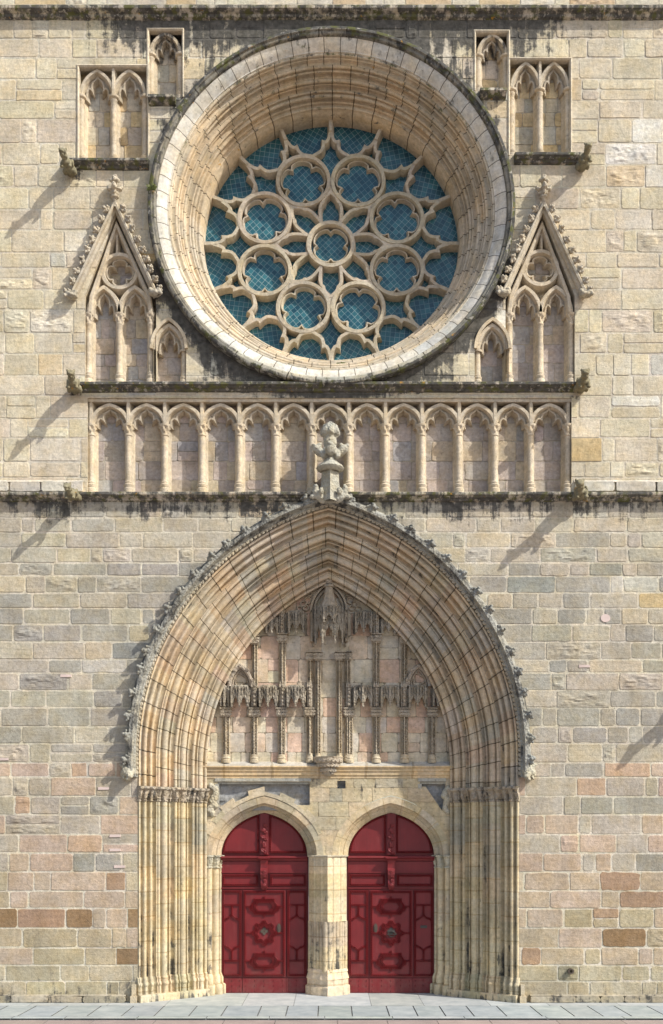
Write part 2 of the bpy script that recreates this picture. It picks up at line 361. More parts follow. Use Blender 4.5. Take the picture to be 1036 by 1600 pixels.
def pal_wall(x, z):
    py = GY - z / S; px = CX + x / S; r = max(0, min(.999, .62 * R() + .38 * (.5 + 1.1 * noise.noise((x * .42, z * .5, 4.0)))))
    r = max(0, min(.999, (r - .5) * 1.30 + .5)) if py < 785 else max(0, min(.999, (r - .5) * 1.22 + .5))
    if py < 30: c = (.62, .58, .48) if r < .8 else (.56, .45, .30)
    elif py < 785:
        if r < .42: c = (.62, .56, .425)
        elif r < .66: c = (.58, .52, .405)
        elif r < .84: c = (.66, .61, .49)
        elif r < .90: c = (.60, .51, .35)
        elif r < .93: c = (.57, .44, .26)
        elif r < .97: c = (.51, .50, .445)
        else: c = (.70, .68, .60)
    elif py < 1190:
        if r < .34: c = (.38, .36, .305)
        elif r < .52: c = (.33, .32, .285)
        elif r < .78: c = (.45, .41, .33)
        elif r < .90: c = (.48, .42, .31)
        elif r < .94: c = (.49, .38, .22)
        elif r < .98: c = (.50, .485, .43)
        else: c = (.25, .265, .25)
        k = .5 if py < 880 else .15
        c = tuple(a * (1 - k) + b * k for a, b in zip(c, (.56, .51, .41)))
    elif py < 1350:
        c = (.49, .39, .31) if r < .4 else (.43, .39, .32) if r < .78 else (.48, .36, .26) if r < .84 else (.36, .345, .30)
    elif py < 1500:
        c = (.48, .395, .305) if r < .5 else (.43, .37, .265) if r < .78 else (.37, .26, .18) if r < .85 else (.28, .19, .11) if r < .88 else (.50, .44, .34)
    else:
        c = (.42, .37, .265) if r < .5 else (.45, .40, .30) if r < .8 else (.34, .31, .225)
    return jit(c, .07)
def df_wall(x, y, z):
    py = GY - z / S; px = CX + x / S; d = 0
    mid = .35 + .65 * (1 - sm(280, 420, abs(px - 518)))
    if py > 20: d = max(d, (.72 - .68 * sm(30, 150, py)) * mid)
    r = hypot(x - RCX, (z - RCZ) / .972) / S
    ang = (z - RCZ) / max(.1, hypot(x - RCX, z - RCZ))
    if r < 360: d = max(d, (.78 if ang < -.25 else .52 if ang > .4 else .14) * (1 - sm(285, 345, r)))
    if py < 615: d = max(d, .60 * sm(520, 600, py) * (1 - sm(180, 240, abs(px - 518))))
    if 775 < py: d = max(d, .62 * (1 - sm(788, 850, py)) * (.75 + .5 * noise.noise((x * .8, 3, 1))))
    for gx, gy in ((118, 600), (118, 775), (908, 600), (908, 772), (110, 262), (915, 250)):
        if py > gy: d = max(d, .5 * (1 - sm(10, 34, abs(px - gx))) * (1 - sm(0, 70, py - gy)))
    d = max(d, .34 * sm(1480, 1556, py) * (1 if px < 300 else .8))
    return d
hfun = lambda py: (.38, .60) if py < 780 else (.33, .44) if py < 1060 else (.40, .52) if py < 1180 else (.36, .50)
w = M(df=df_wall)
for (za, zb) in ((Z(30), 28.5), (Z(618), Z(30)), (Z(778), Z(618)), (.0, Z(778))):
    masonry(w, -14.0, 14.0, za, zb, 0, hfun, (.50, 1.12) if zb < 12 else (.55, 1.4), pal_wall, holes=HOLES, rough_p=.10)
wall = w.build('wall', ST, CH)
# ---------------------------------------------------------------- blind panels behind the arcades
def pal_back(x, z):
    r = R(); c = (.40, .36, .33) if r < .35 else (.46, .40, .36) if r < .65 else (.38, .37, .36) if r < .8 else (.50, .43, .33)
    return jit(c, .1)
def pal_backw(x, z):
    r = R(); return jit((.54, .48, .38) if r < .5 else (.58, .47, .30) if r < .75 else (.55, .43, .26) if r < .85 else (.48, .46, .40), .1)
def liner(m, poly, y0, y1, col=(.55, .49, .38)):
    for i in range(len(poly)):
        a, b = poly[i], poly[(i + 1) % len(poly)]
        m.poly([(a[0], y0, a[1]), (b[0], y0, b[1]), (b[0], y1, b[1]), (a[0], y1, a[1])], col)
def recess(poly, depth, pal, parent, name='recess_masonry'):
    m = M(dirt=.05, df=lambda x, y, z: .7 * df_wall(x, y, z))
    xs = [p[0] for p in poly]; zs = [p[1] for p in poly]
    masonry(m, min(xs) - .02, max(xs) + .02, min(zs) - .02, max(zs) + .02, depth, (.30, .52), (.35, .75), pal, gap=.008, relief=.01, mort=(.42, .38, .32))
    liner(m, poly, -.003, depth + .03)
    return m.build(name, ST, parent)
def make_column(r, h, parent, name='column', mull=.17, depth=.35, cap=.30, base=.34, col=(.60, .52, .40)):
    """slender shaft with moulded base and leaf capital in front of a splayed mullion; origin at its foot, local y=0 is the shaft axis"""
    m = M(col, .08)
    zb, zc = base, h - cap
    prof = [(r * 1.65, 0), (r * 1.65, base * .42), (r * 1.35, base * .5), (r * 1.55, base * .62), (r * 1.62, base * .72), (r * 1.2, base * .8), (r * 1.3, base * .92), (r, base)]
    n = 5
    for i in range(1, n): prof.append((r * (1 + .015 * (-1) ** i), zb + (zc - zb) * i / n))
    prof += [(r, zc), (r * 1.22, zc + .02), (r * 1.22, zc + .045), (r * 1.02, zc + .06)]
    m.lathe(prof, 0, 0, 14, col=lambda i, j: col)
    z0 = zc + .06; z1 = h
    cpf = [(r * 1.02 + (r * .62) * (t ** 1.5), z0 + (z1 - z0 - .05) * t) for t in [k / 9 for k in range(10)]] + [(r * 1.7, z1 - .045), (r * 1.75, z1)]
    m.lathe(cpf, 0, 0, 32, mod=lambda a, z: 1 + (.16 * sin(a * 5 + z * 22) + .10 * sin(a * 9 - z * 31)) * sm(z0, z0 + .05, z) * (1 - sm(z1 - .07, z1 - .04, z)))
    if mull:
        m.grid([[(-mull, depth + .02, z), (-r * .95, .04, z), (r * .95, .04, z), (mull, depth + .02, z)] for z in (0, h + .12)], (.56, .49, .38))
    o = m.build(name, ST, parent, smooth=40)
    return o
BAR = lambda wf, wb, y0, y1: [(-wb / 2, y1), (-wb * .42, y0 + (y1 - y0) * .55), (-wf * .62, y0 + .035), (-wf / 2, y0), (wf / 2, y0), (wf * .62, y0 + .035), (wb * .42, y0 + (y1 - y0) * .55), (wb / 2, y1)]
CUSP = [(-1, -.12), (-1, .18), (-.93, .42), (-.80, .55), (-.66, .56), (-.52, .46), (-.54, .62), (-.50, .80), (-.38, .95), (-.2, 1.04), (-.07, 1.14), (0, 1.26)]
def cusps(xc, w, zs, rise):
    l = [(xc + x * w, zs + z * rise) for x, z in CUSP]; return l + [(2 * xc - x, z) for x, z in l[-2::-1]]
def arch_head(m, xc, w, zs, rise, y0=.05, depth=.35, wf=.075, col=(.58, .51, .40), top=None):
    m.sweep(arch(xc, w, zs, rise, 12), BAR(wf, .19, y0, depth), col=col)
    iw = w - .13
    c = cusps(xc, iw, zs - .02, rise * .72)
    m.sweep(c, BAR(.035, .13, y0 + .10, depth), col=(.50, .44, .35))
    # solid web between arch and cusps
    A = arch(xc, w - .03, zs, rise - .02, 11)
    n = len(c)
    rows = [[(p[0], y0 + .14, p[1]) for p in c], [(A[min(len(A) - 1, round(i * (len(A) - 1) / (n - 1)))][0], y0 + .14, A[min(len(A) - 1, round(i * (len(A) - 1) / (n - 1)))][1]) for i in range(n)]]
    m.grid(rows, (.48, .43, .35))
# string courses -----------------------------------------------------
def course(x0, x1, zt, prof, name, dirt, top=None, mat=STM, col=(.50, .46, .38)):
    m = M(col, dirt); n = max(2, int((x1 - x0) / .5)); rows = []
    for i in range(n + 1):
        x = x0 + (x1 - x0) * i / n; w1 = U(-.006, .006)
        rows.append([(x, y + (w1 if y < -.01 else 0), zt + z + w1) for y, z in prof])
    m.grid(rows, lambda i, j: jit(col, .1) if j > 0 else col, lambda i, j: ((x0 + (x1 - x0) * i / n) / 1.1, .5 + j * .01))
    m.poly(rows[0]); m.poly(rows[-1][::-1])
    return m.build(name, mat, CH)
PRO = [(.01, .0), (-.05, .0), (-.30, -.12), (-.31, -.20), (-.26, -.24), (-.16, -.27), (-.13, -.33), (-.15, -.40), (-.10, -.45), (.01, -.50)]
PRS = [(.01, .02), (-.04, .01), (-.21, -.04), (-.23, -.06), (-.225, -.11), (-.17, -.135), (-.16, -.15), (-.09, -.18), (-.07, -.21), (.01, -.24)]
course(-14.0, 14.0, Z(16), [(.01, .13), (-.05, .11), (-.22, -.03), (-.24, -.05), (-.235, -.11), (-.18, -.14), (-.10, -.17), (-.08, -.22), (.01, -.26)], 'string_course', .52)
course(X(128), X(900), Z(599), PRS, 'string_course', .66)
course(-14.0, 14.0, Z(770), PRS, 'string_course', .52)
for x0, x1 in ((-14.0, X(131)), (X(897), 14.0)):
    m = M((.60, .56, .48), .12)
    masonry(m, x0, x1, Z(770), Z(752), -.05, (.25, .3), (.7, 1.3), lambda x, z: jit((.56, .53, .46), .1), relief=.02, back=.055)
    m.grid([[(x, 0, Z(750)), (x, -.055, Z(754))] for x in (x0, x1)], (.6, .56, .48)); m.build('weathering_slope', ST, CH)
for (xa, xb, yt) in ((103, 233, 252), (803, 918, 243)):
    course(X(xa), X(xb), Z(yt), PRS, 'ledge', .6)
for (xa, xb, yt) in ((233, 275, 152), (749, 790, 142)):
    course(X(xa), X(xb), Z(yt), [(.01, 0), (-.03, 0), (-.2, -.05), (-.21, -.12), (-.1, -.2), (.01, -.24)], 'ledge', .55)
# lower arcade ---------------------------------------------------------
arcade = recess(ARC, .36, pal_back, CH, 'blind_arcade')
m = M((.58, .51, .40), .12)
m.box(X(137), X(893), .03, .30, Z(627), Z(620)); fr = m.build('head_frame', ST, arcade)
XS = [143, 201, 258, 316, 374, 431, 487, 545, 602, 659, 717, 773, 829, 887]
zb = Z(771); zcap = Z(661); YA = .13
col0 = make_column(.080, zcap - zb, arcade, depth=.36 - YA, mull=.14); col0.location = (X(XS[0], YA), YA, zb)
for px in XS[1:]: cp(col0, (X(px, YA), YA, zb))
for i in range(13):
    xa, xb = X(XS[i], YA), X(XS[i + 1], YA); m = M(dirt=.12)
    arch_head(m, (xa + xb) / 2, (xb - xa) / 2 - .005, zcap, Z(627) - zcap - .06, y0=.06, depth=.37)
    m.sweep([(xa, zcap), (xa, Z(622))], BAR(.07, .2, .05, .37), col=(.58, .51, .40))
    if i == 12: m.sweep([(xb, zcap), (xb, Z(622))], BAR(.07, .2, .05, .37), col=(.58, .51, .40))
    m.build('arch_head', ST, arcade, smooth=38)
# upper niches ------------------------------------------------------------
def niche(key, cols, ybase, ycap, ytop, frame_top):
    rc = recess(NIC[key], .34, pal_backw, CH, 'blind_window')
    z0, zc = Z(ybase), Z(ycap); c = None
    for px in cols:
        if c is None: c = make_column(.075, zc - z0, rc, depth=.34 - YA, cap=.14, base=.22, mull=.14); c.location = (X(px, YA), YA, z0)
        else: cp(c, (X(px, YA), YA, z0))
    x0, x1 = NIC[key][0][0], NIC[key][1][0]
    for i in range(len(cols) - 1):
        m = M(dirt=.14, df=lambda x, y, z: .5 * df_wall(x, y, z)); xa, xb = X(cols[i], YA), X(cols[i + 1], YA)
        arch_head(m, (xa + xb) / 2, (xb - xa) / 2, zc, Z(ytop) - zc, y0=.05, depth=.35, wf=.065); m.build('arch_head', ST, rc, smooth=38)
    m = M((.58, .52, .42), .14); zt = NIC[key][2][1]
    m.sweep([(x0, z0), (x0, zt), (x1, zt), (x1, z0)], [(.02, .1), (.03, -.02), (.0, -.035), (-.03, -.0), (-.04, .14)], col=(.6, .54, .43))
    for px in cols[1:-1]: m.sweep([(X(px, YA), zc), (X(px, YA), zt)], BAR(.06, .16, .03, .34))
    m.build('frame', ST, rc)
niche('pairL', (127, 178, 227), 252, 146, 108, 103)
niche('tallL', (236, 282), 152, 80, 50, 46)
niche('pairR', (799, 843, 887), 243, 135, 96, 92)
niche('tallR', (747, 790), 142, 82, 52, 49)
# crockets (carved leaves), a few sorts reused ----------------------------------
def crocket_mesh(k):
    random.seed(100 + k); l = U(-.05, .05); q = []
    q += [(0, 0, .02, .11, .11, .06), (l * .5, -.02, .09, .075, .09, .08), (l, -.06, .16, .085, .10, .06, (U(-.4, .4), U(-.5, .5), 0))]
    for s in (-1, 1):
        q += [(s * U(.07, .11), -.04, U(.06, .13), .075, .075, .045, (U(-.4, .4), s * U(.2, 1), 0)), (s * U(.10, .14) + l, -.07, U(.11, .17), .045, .05, .035)]
    q += [(l + U(-.03, .03), -.13, .19, .05, .06, .045), (l, -.03, U(.19, .25), .045, .05, .05), (l * 1.3, -.15, .12, .055, .05, .04)]
    return q
random.seed(4)
crock = [blob(crocket_mesh(k), .018, .012, 14, (.28, .285, .265), .28) for k in range(6)]
def crocket(parent, x, y, z, ang, sc, k, col=None):
    o = CRO.get((k, sc))
    if o is None:
        m = M((.29, .295, .27) if col is None else col, .28); add(m, crock[k], sc=sc)
        if col: m.c = [col] * len(m.c)
        o = m.build('crocket', STC, parent, smooth=60); CRO[(k, sc)] = o
    else: o = cp(o, (0, 0, 0), parent=parent)
    o.location = (x, y, z); o.rotation_euler = (0, ang, 0); return o
CRO = {}
def finial_blobs(s=1):
    q = [(0, 0, .30 * s, .07 * s, .07 * s, .34 * s)]
    for a in (0, 1, 2, 3):
        ca, sa = cos(a * pi / 2), sin(a * pi / 2)
        q += [(ca * .15 * s, sa * .15 * s, .36 * s, .11 * s, .11 * s, .07 * s, (0, 0, 0)), (ca * .23 * s, sa * .23 * s, .42 * s, .06 * s, .06 * s, .08 * s), (ca * .11 * s, sa * .11 * s, .66 * s, .07 * s, .07 * s, .07 * s), (ca * .09 * s, sa * .09 * s, .26 * s, .06 * s, .06 * s, .1 * s)]
    q += [(0, 0, .74 * s, .10 * s, .10 * s, .09 * s), (0, 0, .82 * s, .06 * s, .06 * s, .05 * s), (.05 * s, -.08 * s, .76 * s, .05 * s, .05 * s, .05 * s)]
    return q
# gabled blind windows -----------------------------------------------------
def foil_path(cx, cz, r, n, rot, rl=.94, rc=.60, k=.972):
    """cusped foil inside a circle: n lobes, pointed cusps between"""
    pts = []
    d = r * .55; 
    for i in range(n):
        a0 = rot + 2 * pi * i / n
        for t in range(11):
            u = -1 + 2 * t / 10; a = a0 + u * pi / n
            rr = rc * r + (rl - rc) * r * (max(0, 1 - abs(u) ** 2.6)) ** .5
            if t == 10: continue
            pts.append((cx + rr * cos(a), cz + k * rr * sin(a)))
    return pts
def gable(side, cols, gx, ybase, ycap, ell, elr, apex, fin, cx, cy, sx):
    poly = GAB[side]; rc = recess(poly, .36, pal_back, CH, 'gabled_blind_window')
    z0, zc = Z(ybase), Z(ycap); c = None
    for px in cols:
        if c is None: c = make_column(.075, zc - z0, rc, depth=.36 - YA, mull=.14); c.location = (X(px, YA), YA, z0)
        else: cp(c, (X(px, YA), YA, z0))
    for i in range(2):
        m = M(dirt=.1); xa, xb = X(cols[i], YA), X(cols[i + 1], YA)
        arch_head(m, (xa + xb) / 2, (xb - xa) / 2, zc, Z(447) - zc, y0=.04, depth=.36, wf=.08); m.build('arch_head', ST, rc, smooth=38)
    m = M((.58, .51, .40), .1); r = .43; xo, zo = X(cx, .1), Z(cy, .1)
    m.sweep([(xo + r * cos(a), zo + r * .97 * sin(a)) for a in [2 * pi * i / 36 for i in range(36)]], BAR(.08, .2, .04, .36), closed=True)
    m.sweep(foil_path(xo, zo, .35, 4, pi / 4 * 0 + pi / 2, .96, .66), BAR(.03, .12, .14, .36), closed=True)
    m.build('oculus', ST, rc, smooth=38)
    m = M((.58, .51, .40), .12)
    L, Rr, A = P2(ell[0] + 8, ell[1], .0), P2(elr[0] - 8, elr[1], .0), P2(apex[0], apex[1], -.05)
    m.sweep([(X(cols[0]), zc), (X(cols[0] + 3), Z(462)), (A[0], A[1] - .35), (X(cols[2] - 3), Z(462)), (X(cols[2]), zc)], [(.05, .34), (.05, .05), (.02, 0), (-.05, .0), (-.08, .08), (-.13, .34)])
    m.sweep([(A[0], A[1] - .4), (A[0], Z(cy) + .42)], BAR(.05, .14, .1, .36))
    m.build('inner_gable_mould', ST, rc)
    m = M((.52, .47, .38), .18); m.sweep([L, A, Rr], [(-.08, .03), (-.06, -.10), (-.01, -.13), (.0, -.21), (.05, -.22), (.075, -.19), (.08, .03)])
    g = m.build('gable_coping', ST, rc)
    for (e, s) in ((L, -1), (Rr, 1)):
        n = 9; dx, dz = A[0] - e[0], A[1] - e[1]; ln = hypot(dx, dz)
        for i in range(n):
            t = (i + .1) / (n - .2); ang = s * (pi / 2 - atan2(dz, abs(dx)))*0 + (atan2(-dz * s, dx * s) if 0 else 0)
            nx, nz = -dz * s * -1 / ln, abs(dx) / ln
            nx = s * abs(dz) / ln
            crocket(g, e[0] + dx * t + nx * .09, -.16, e[1] + dz * t + nz * .09, atan2(nx, nz) * .75, .66, i % 6, (.50, .45, .36))
        q = M((.46, .42, .34), .25); add(q, blob([(0, -.1, 0, .16, .14, .08), (s * .1, -.12, .05, .08, .1, .08), (-s * .1, -.12, .07, .07, .09, .07), (s * .15, -.18, -.02, .05, .06, .05)], .02, .015, 12), (e[0], -.08, e[1])); q.c = [(.46, .42, .34)] * len(q.c)
        q.build('label_stop', STC, g, smooth=60)
    f = M((.50, .45, .36), .14); f.lathe([(.05, -.1), (.06, .12), (.10, .14), (.10, .18), (.05, .2)], 0, 0, 10, col=(.5, .45, .36)); add(f, blob(finial_blobs(.74), .018, .012, 14, (.5, .45, .36)), (0, 0, .08)); f.c = [(.50, .45, .36)] * len(f.c)
    fo = f.build('finial', STC, rc, smooth=60); fo.location = (A[0], -.17, A[1] + .05)
gable('L', (139, 187, 236), 182, 600, 487, (107, 468), (252, 464), (181, 325), 283, 187, 425, -1)
gable('R', (795, 844, 892), 848, 600, 487, (778, 464), (920, 466), (848, 325), 282, 844, 420, 1)
def small_niche(side, cols, own):
    rc = recess(SML[side], .36, pal_back, CH, 'small_blind_window'); z0, zc = Z(600), Z(545)
    c = make_column(.07, zc - z0 , rc, depth=.36 - YA, cap=.03, base=.28, mull=.12); c.location = (X(own, YA), YA, z0)
    m = M(dirt=.2); xa, xb = X(cols[0], YA), X(cols[1], YA)
    arch_head(m, (xa + xb) / 2, (xb - xa) / 2, zc, Z(507) - zc, y0=.02, depth=.36, wf=.08)
    m.sweep(arch((xa + xb) / 2, (xb - xa) / 2 + .07, zc, Z(502) - zc + .05, 12), [(-.04, .03), (-.04, -.05), (.03, -.06), (.05, .03)])
    m.build('arch_head', ST, rc, smooth=38)
small_niche('L', (242, 288), 288); small_niche('R', (746, 791), 746)
# ---------------------------------------------------------------- gargoyles
def gargoyle_blobs(k):
    random.seed(40 + k); t = U(-.04, .04)
    q = [(0, .0, -.09, .15, .20, .16), (0, -.28, -.06, .14, .34, .15, (.15, 0, 0)), (t, -.62, .02, .125, .30, .14, (.2, 0, 0)), (t * 1.3, -.92, .10, .10, .18, .12), (t * 2, -1.06, .17, .11, .13, .11), (t * 2, -1.19, .13, .07, .10, .05), (t * 2, -1.15, .05, .055, .08, .035)]
    for s in (-1, 1):
        q += [(s * .09 + t * 2, -1.02, .26, .03, .04, .05), (s * .12, -.45, .04, .04, .22, .12, (.2, 0, s * .15)), (s * .11, -.76, -.08, .05, .07, .13, (-.3, 0, 0)), (s * .11, -.82, -.18, .055, .09, .04), (s * .14, -.25, -.12, .06, .15, .12), (s * .05 + t * 2, -1.17, .19, .028, .028, .028)]
    return q
GG = [((118, 604), -.10, 0, .95), ((906, 603), .05, 1, .95), ((121, 773), .12, 2, .85), ((905, 771), .12, 3, 1.0), ((112, 266), .02, 1, .88), ((908, 258), .0, 0, .88)]
for (pp, yaw, k, sc) in GG:
    m = blob(gargoyle_blobs(k), .022, .014, 13, (.24, .22, .15), .14)
    o = m.build('gargoyle', STC if k == 5 else STM, CH, smooth=70); o.location = (X(pp[0]), .0, Z(pp[1])); o.rotation_euler = (.20, 0, -yaw); o.scale = (sc, sc * .86, sc * .86)
o = cp(o, (X(1112), 0, Z(1046))); o.scale = (1, 1.1, 1)
# ---------------------------------------------------------------- rose window
def roll(p, q, h, n=7, kind=1):
    """bulge (kind 1) or hollow (kind -1) between profile points; h relative"""
    dx, dy = q[0] - p[0], q[1] - p[1]; L = hypot(dx, dy); nx, ny = -dy / L, dx / L   # left normal
    out = []
    for i in range(1, n + 1):
        t = i / n; s_ = (1 - cos(pi * t)) / 2 if kind > 0 else t; out.append((p[0] + dx * s_ + nx * sin(pi * t) * h * kind, p[1] + dy * s_ + ny * sin(pi * t) * h * kind))
    return out
prof = [(4.56, .03, 0), (4.575, -.16, 0), (4.55, -.25, 0), (4.51, -.27, 0), (4.47, -.27, 0), (4.45, -.22, 0), (4.43, -.22, 0)]
cols_r = []
def ext(pts, row):
    for p in pts: prof.append((p[0], p[1], row))
ext(roll((4.43, -.22), (4.38, -.15), .03, 5, 1), 0); ext([(4.365, -.12)], 0); ext([(4.355, -.135), (4.27, -.11), (4.18, -.04), (4.12, .03), (4.10, .03), (4.095, .07)], 1)
def seq(kinds, p0, p1, row0):
    tot = sum(k[1] for k in kinds); s0 = 0
    for kd, wd, row in kinds:
        a = (p0[0] + (p1[0] - p0[0]) * s0 / tot, p0[1] + (p1[1] - p0[1]) * s0 / tot); s0 += wd
        b = (p0[0] + (p1[0] - p0[0]) * s0 / tot, p0[1] + (p1[1] - p0[1]) * s0 / tot); L = hypot(b[0] - a[0], b[1] - a[1])
        if kd == 'r': ext(roll(a, b, .56 * L, 8, 1), row0 + row)
        elif kd == 'h': ext(roll(a, b, .72 * L, 7, -1), row0 + row)
        else: ext([((a[0] + b[0]) / 2, (a[1] + b[1]) / 2), b], row0 + row)
seq([('r', .08, 0), ('h', .05, 0), ('f', .03, 0), ('h', .13, 0), ('r', .09, 1), ('h', .04, 1), ('r', .06, 1), ('h', .12, 1), ('f', .03, 1), ('r', .10, 2), ('h', .04, 2), ('f', .03, 2), ('h', .12, 2), ('r', .06, 3), ('h', .04, 3), ('r', .10, 3), ('h', .10, 3), ('f', .04, 3), ('h', .08, 3), ('r', .07, 3), ('f', .16, 3)], (4.095, .07), (3.36, 1.28), 2)
ext([(3.36, 1.45), (3.355, 1.85)], 5)
# keep the normals: bulges must face the opening (towards the viewer)
NR = 144
def cross_(a, b, c): return (b[0] - a[0]) * (c[1] - b[1]) - (b[1] - a[1]) * (c[0] - b[0])
def qk(r): return .972 if r > 4.0 else .955 + .017 * (r - 3.36) / .64
rows = [[rose(r, 2 * pi * i / NR, d, qk(r)) for (r, d, _) in prof] for i in range(NR)]; rows.append(rows[0])
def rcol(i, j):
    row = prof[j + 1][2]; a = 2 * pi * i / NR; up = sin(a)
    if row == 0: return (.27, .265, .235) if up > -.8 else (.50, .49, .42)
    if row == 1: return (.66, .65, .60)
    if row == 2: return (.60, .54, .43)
    return (.54, .46, .34) if up > .1 else (.60, .53, .42)  # upper half browner: the soffit's shade is put into the stone colour
m = M(); cum = [0]
for j in range(1, len(prof)): cum.append(cum[-1] + hypot(prof[j][0] - prof[j - 1][0], prof[j][1] - prof[j - 1][1]))
rowpts = {}
for j, p in enumerate(prof): rowpts.setdefault(p[2], []).append(j)
def vv(j, face):
    row = prof[face + 1][2]; js = rowpts[row]; a = cum[max(0, js[0] - 1)]; b = cum[js[-1]]; return row + .04 + .92 * (cum[j] - a) / max(1e-6, b - a)
b0 = len(m.v); n = len(prof)
for r_ in rows: m.v.extend(r_)
NU = {0: 40, 1: 66, 2: 60, 3: 52, 4: 50, 5: 40}
for i in range(NR):
    for j in range(n - 1):
        k = NU[prof[j + 1][2]] / NR
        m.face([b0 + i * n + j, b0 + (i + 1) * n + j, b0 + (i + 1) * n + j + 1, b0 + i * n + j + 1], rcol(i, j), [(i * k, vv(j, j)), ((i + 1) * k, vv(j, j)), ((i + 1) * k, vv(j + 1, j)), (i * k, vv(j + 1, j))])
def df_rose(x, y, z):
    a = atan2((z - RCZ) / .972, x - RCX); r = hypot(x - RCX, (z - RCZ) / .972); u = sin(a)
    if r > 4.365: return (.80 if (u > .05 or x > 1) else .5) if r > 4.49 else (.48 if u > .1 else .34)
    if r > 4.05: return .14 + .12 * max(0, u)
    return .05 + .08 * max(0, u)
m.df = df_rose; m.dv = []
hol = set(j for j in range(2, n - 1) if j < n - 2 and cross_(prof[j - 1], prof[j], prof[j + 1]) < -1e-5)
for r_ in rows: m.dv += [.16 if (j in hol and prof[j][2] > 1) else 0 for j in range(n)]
RW = m.build('rose_window', STJM, CH, smooth=40)
# tracery ------------------------------------------------------------
YT = 1.48; TK = .955; TZ = RCZ; U1 = Lp(1, YT)          # one photo pixel at the tracery's depth
TX, TZ = RCX - .02, Z(380.5, YT)
def tp(r, deg): a = radians(deg); return (TX + r * U1 * sin(a), TZ + r * U1 * TK * cos(a))
def circ(r, c=(TX, TZ), n=48): return [(c[0] + r * U1 * sin(a), c[1] + r * U1 * TK * cos(a)) for a in [2 * pi * i / n for i in range(n)]]
TCOL = (.52, .465, .37)
m = M(TCOL, .14)
TB = lambda wf, wb, dy=0: BAR(wf * .85, wb * .88, YT + dy, YT + .36)
m.sweep(circ(35), TB(.11, .20), closed=True, col=TCOL)
m.sweep(foil_path(TX, TZ, 30 * U1, 4, radians(45), .95, .72, TK), TB(.03, .10, .10), closed=True)
random.seed(8)
for k in range(8):
    c = tp(112, 22.5 + 45 * k)
    m.sweep(circ(40, c), TB(.10, .18, .002 * (k % 2)), closed=True, col=jit(TCOL, .06))
    m.sweep(foil_path(c[0], c[1], 35.5 * U1, 5, radians((90, 60, 90, 50, 84, 90, 60, 96)[k]), .99, .76, TK), TB(.035, .12, .10), closed=True, col=jit(TCOL, .06))
    # webs that close the corners between foils and circle are left open to show the small eyelets
    A = 45 * k
    half = [(87, 0), (84, 1.2), (79, 5.5), (74.5, 8.2), (70, 9.6), (68, 12.5), (62, 15.6), (55.5, 17.6), (49, 19.4), (44, 21.2), (38, 22.5)]
    for s in (-1, 1):
        m.sweep([tp(r, A + s * d) for r, d in half], TB(.085, .17, .022 + .003 * (k % 2) + .0015 * (s > 0)), col=jit(TCOL, .06))
    m.sweep([tp(r, A) for r in (86, 92, 100, 106)], TB(.09, .16, .03), col=TCOL)
for k in range(16):
    A = 22.5 * k; B = A + 22.5; mid = A + 11.25
    for s, e in ((-1, A), (1, B)):
        h = [(1, 201), (.995, 191), (.965, 181), (.90, 173), (.82, 168.5), (.73, 167), (.65, 168), (.635, 162), (.56, 155.5), (.44, 152), (.26, 149.5), (.08, 147.5), (0, 146)]
        m.sweep([tp(r, mid + s * 11.25 * t) for t, r in h], TB(.09, .18, .011 + .004 * (k % 2) + .002 * (s > 0)), col=jit(TCOL, .07))
    m.sweep([tp(r, A) for r in (212, 203, 192, 184)], TB(.10, .22, -.02), col=TCOL)
    # short ties from the outer arches down to the circles
    if k % 2 == 0: 
        pass
trac = m.build('tracery', ST, RW, smooth=38)
# glass
YG = YT + .27
def pane(pts, rot, pitch, y, name='glass_pane'):
    m = M((1, 1, 1)); ca, sa = cos(rot), sin(rot)
    uv = [((x * ca + z * sa) / pitch, (-x * sa + z * ca) / (pitch * 1.0)) for x, z in pts]
    m.poly([(x, y, z) for x, z in pts], uv=uv); return m.build(name, GLASS, RW)
for k in range(8):
    c = tp(112, 22.5 + 45 * k); g = pane(circ(39, c, 40), pi / 4 + U(-.12, .12), .125, YG - .03); g.rotation_euler = (0, 0, 0)
pane(circ(35, (TX, TZ), 32), pi / 4, .11, YG - .03)
for k in range(16):
    a0, a1 = 22.5 * k, 22.5 * (k + 1); rot = radians(-(a0 + 11.25)) + U(-.1, .1)
    pts = [tp(148, a) for a in (a0, (a0 + a1) / 2, a1)] + [tp(208, a) for a in (a1, a1 - 5.6, a1 - 11.25, a1 - 16.9, a0)]
    pane(pts, rot + pi / 4, .125, YG + .004 * (k % 2))
for k in range(8):
    a0 = 45 * k - 22.5; pts = [tp(30, a0), tp(30, a0 + 22.5), tp(30, a0 + 45)] + [tp(150, a) for a in (a0 + 45, a0 + 34, a0 + 22.5, a0 + 11, a0)]
    pane(pts, pi / 4 + .1 * (k % 3), .125, YG + .012 + .004 * (k % 2))
m = M((.04, .04, .04)); m.box(-4, 4, YG + .9, YG + 1.0, RCZ - 4.5, RCZ + 3.6); m.build('inner_wall', ST, RW)
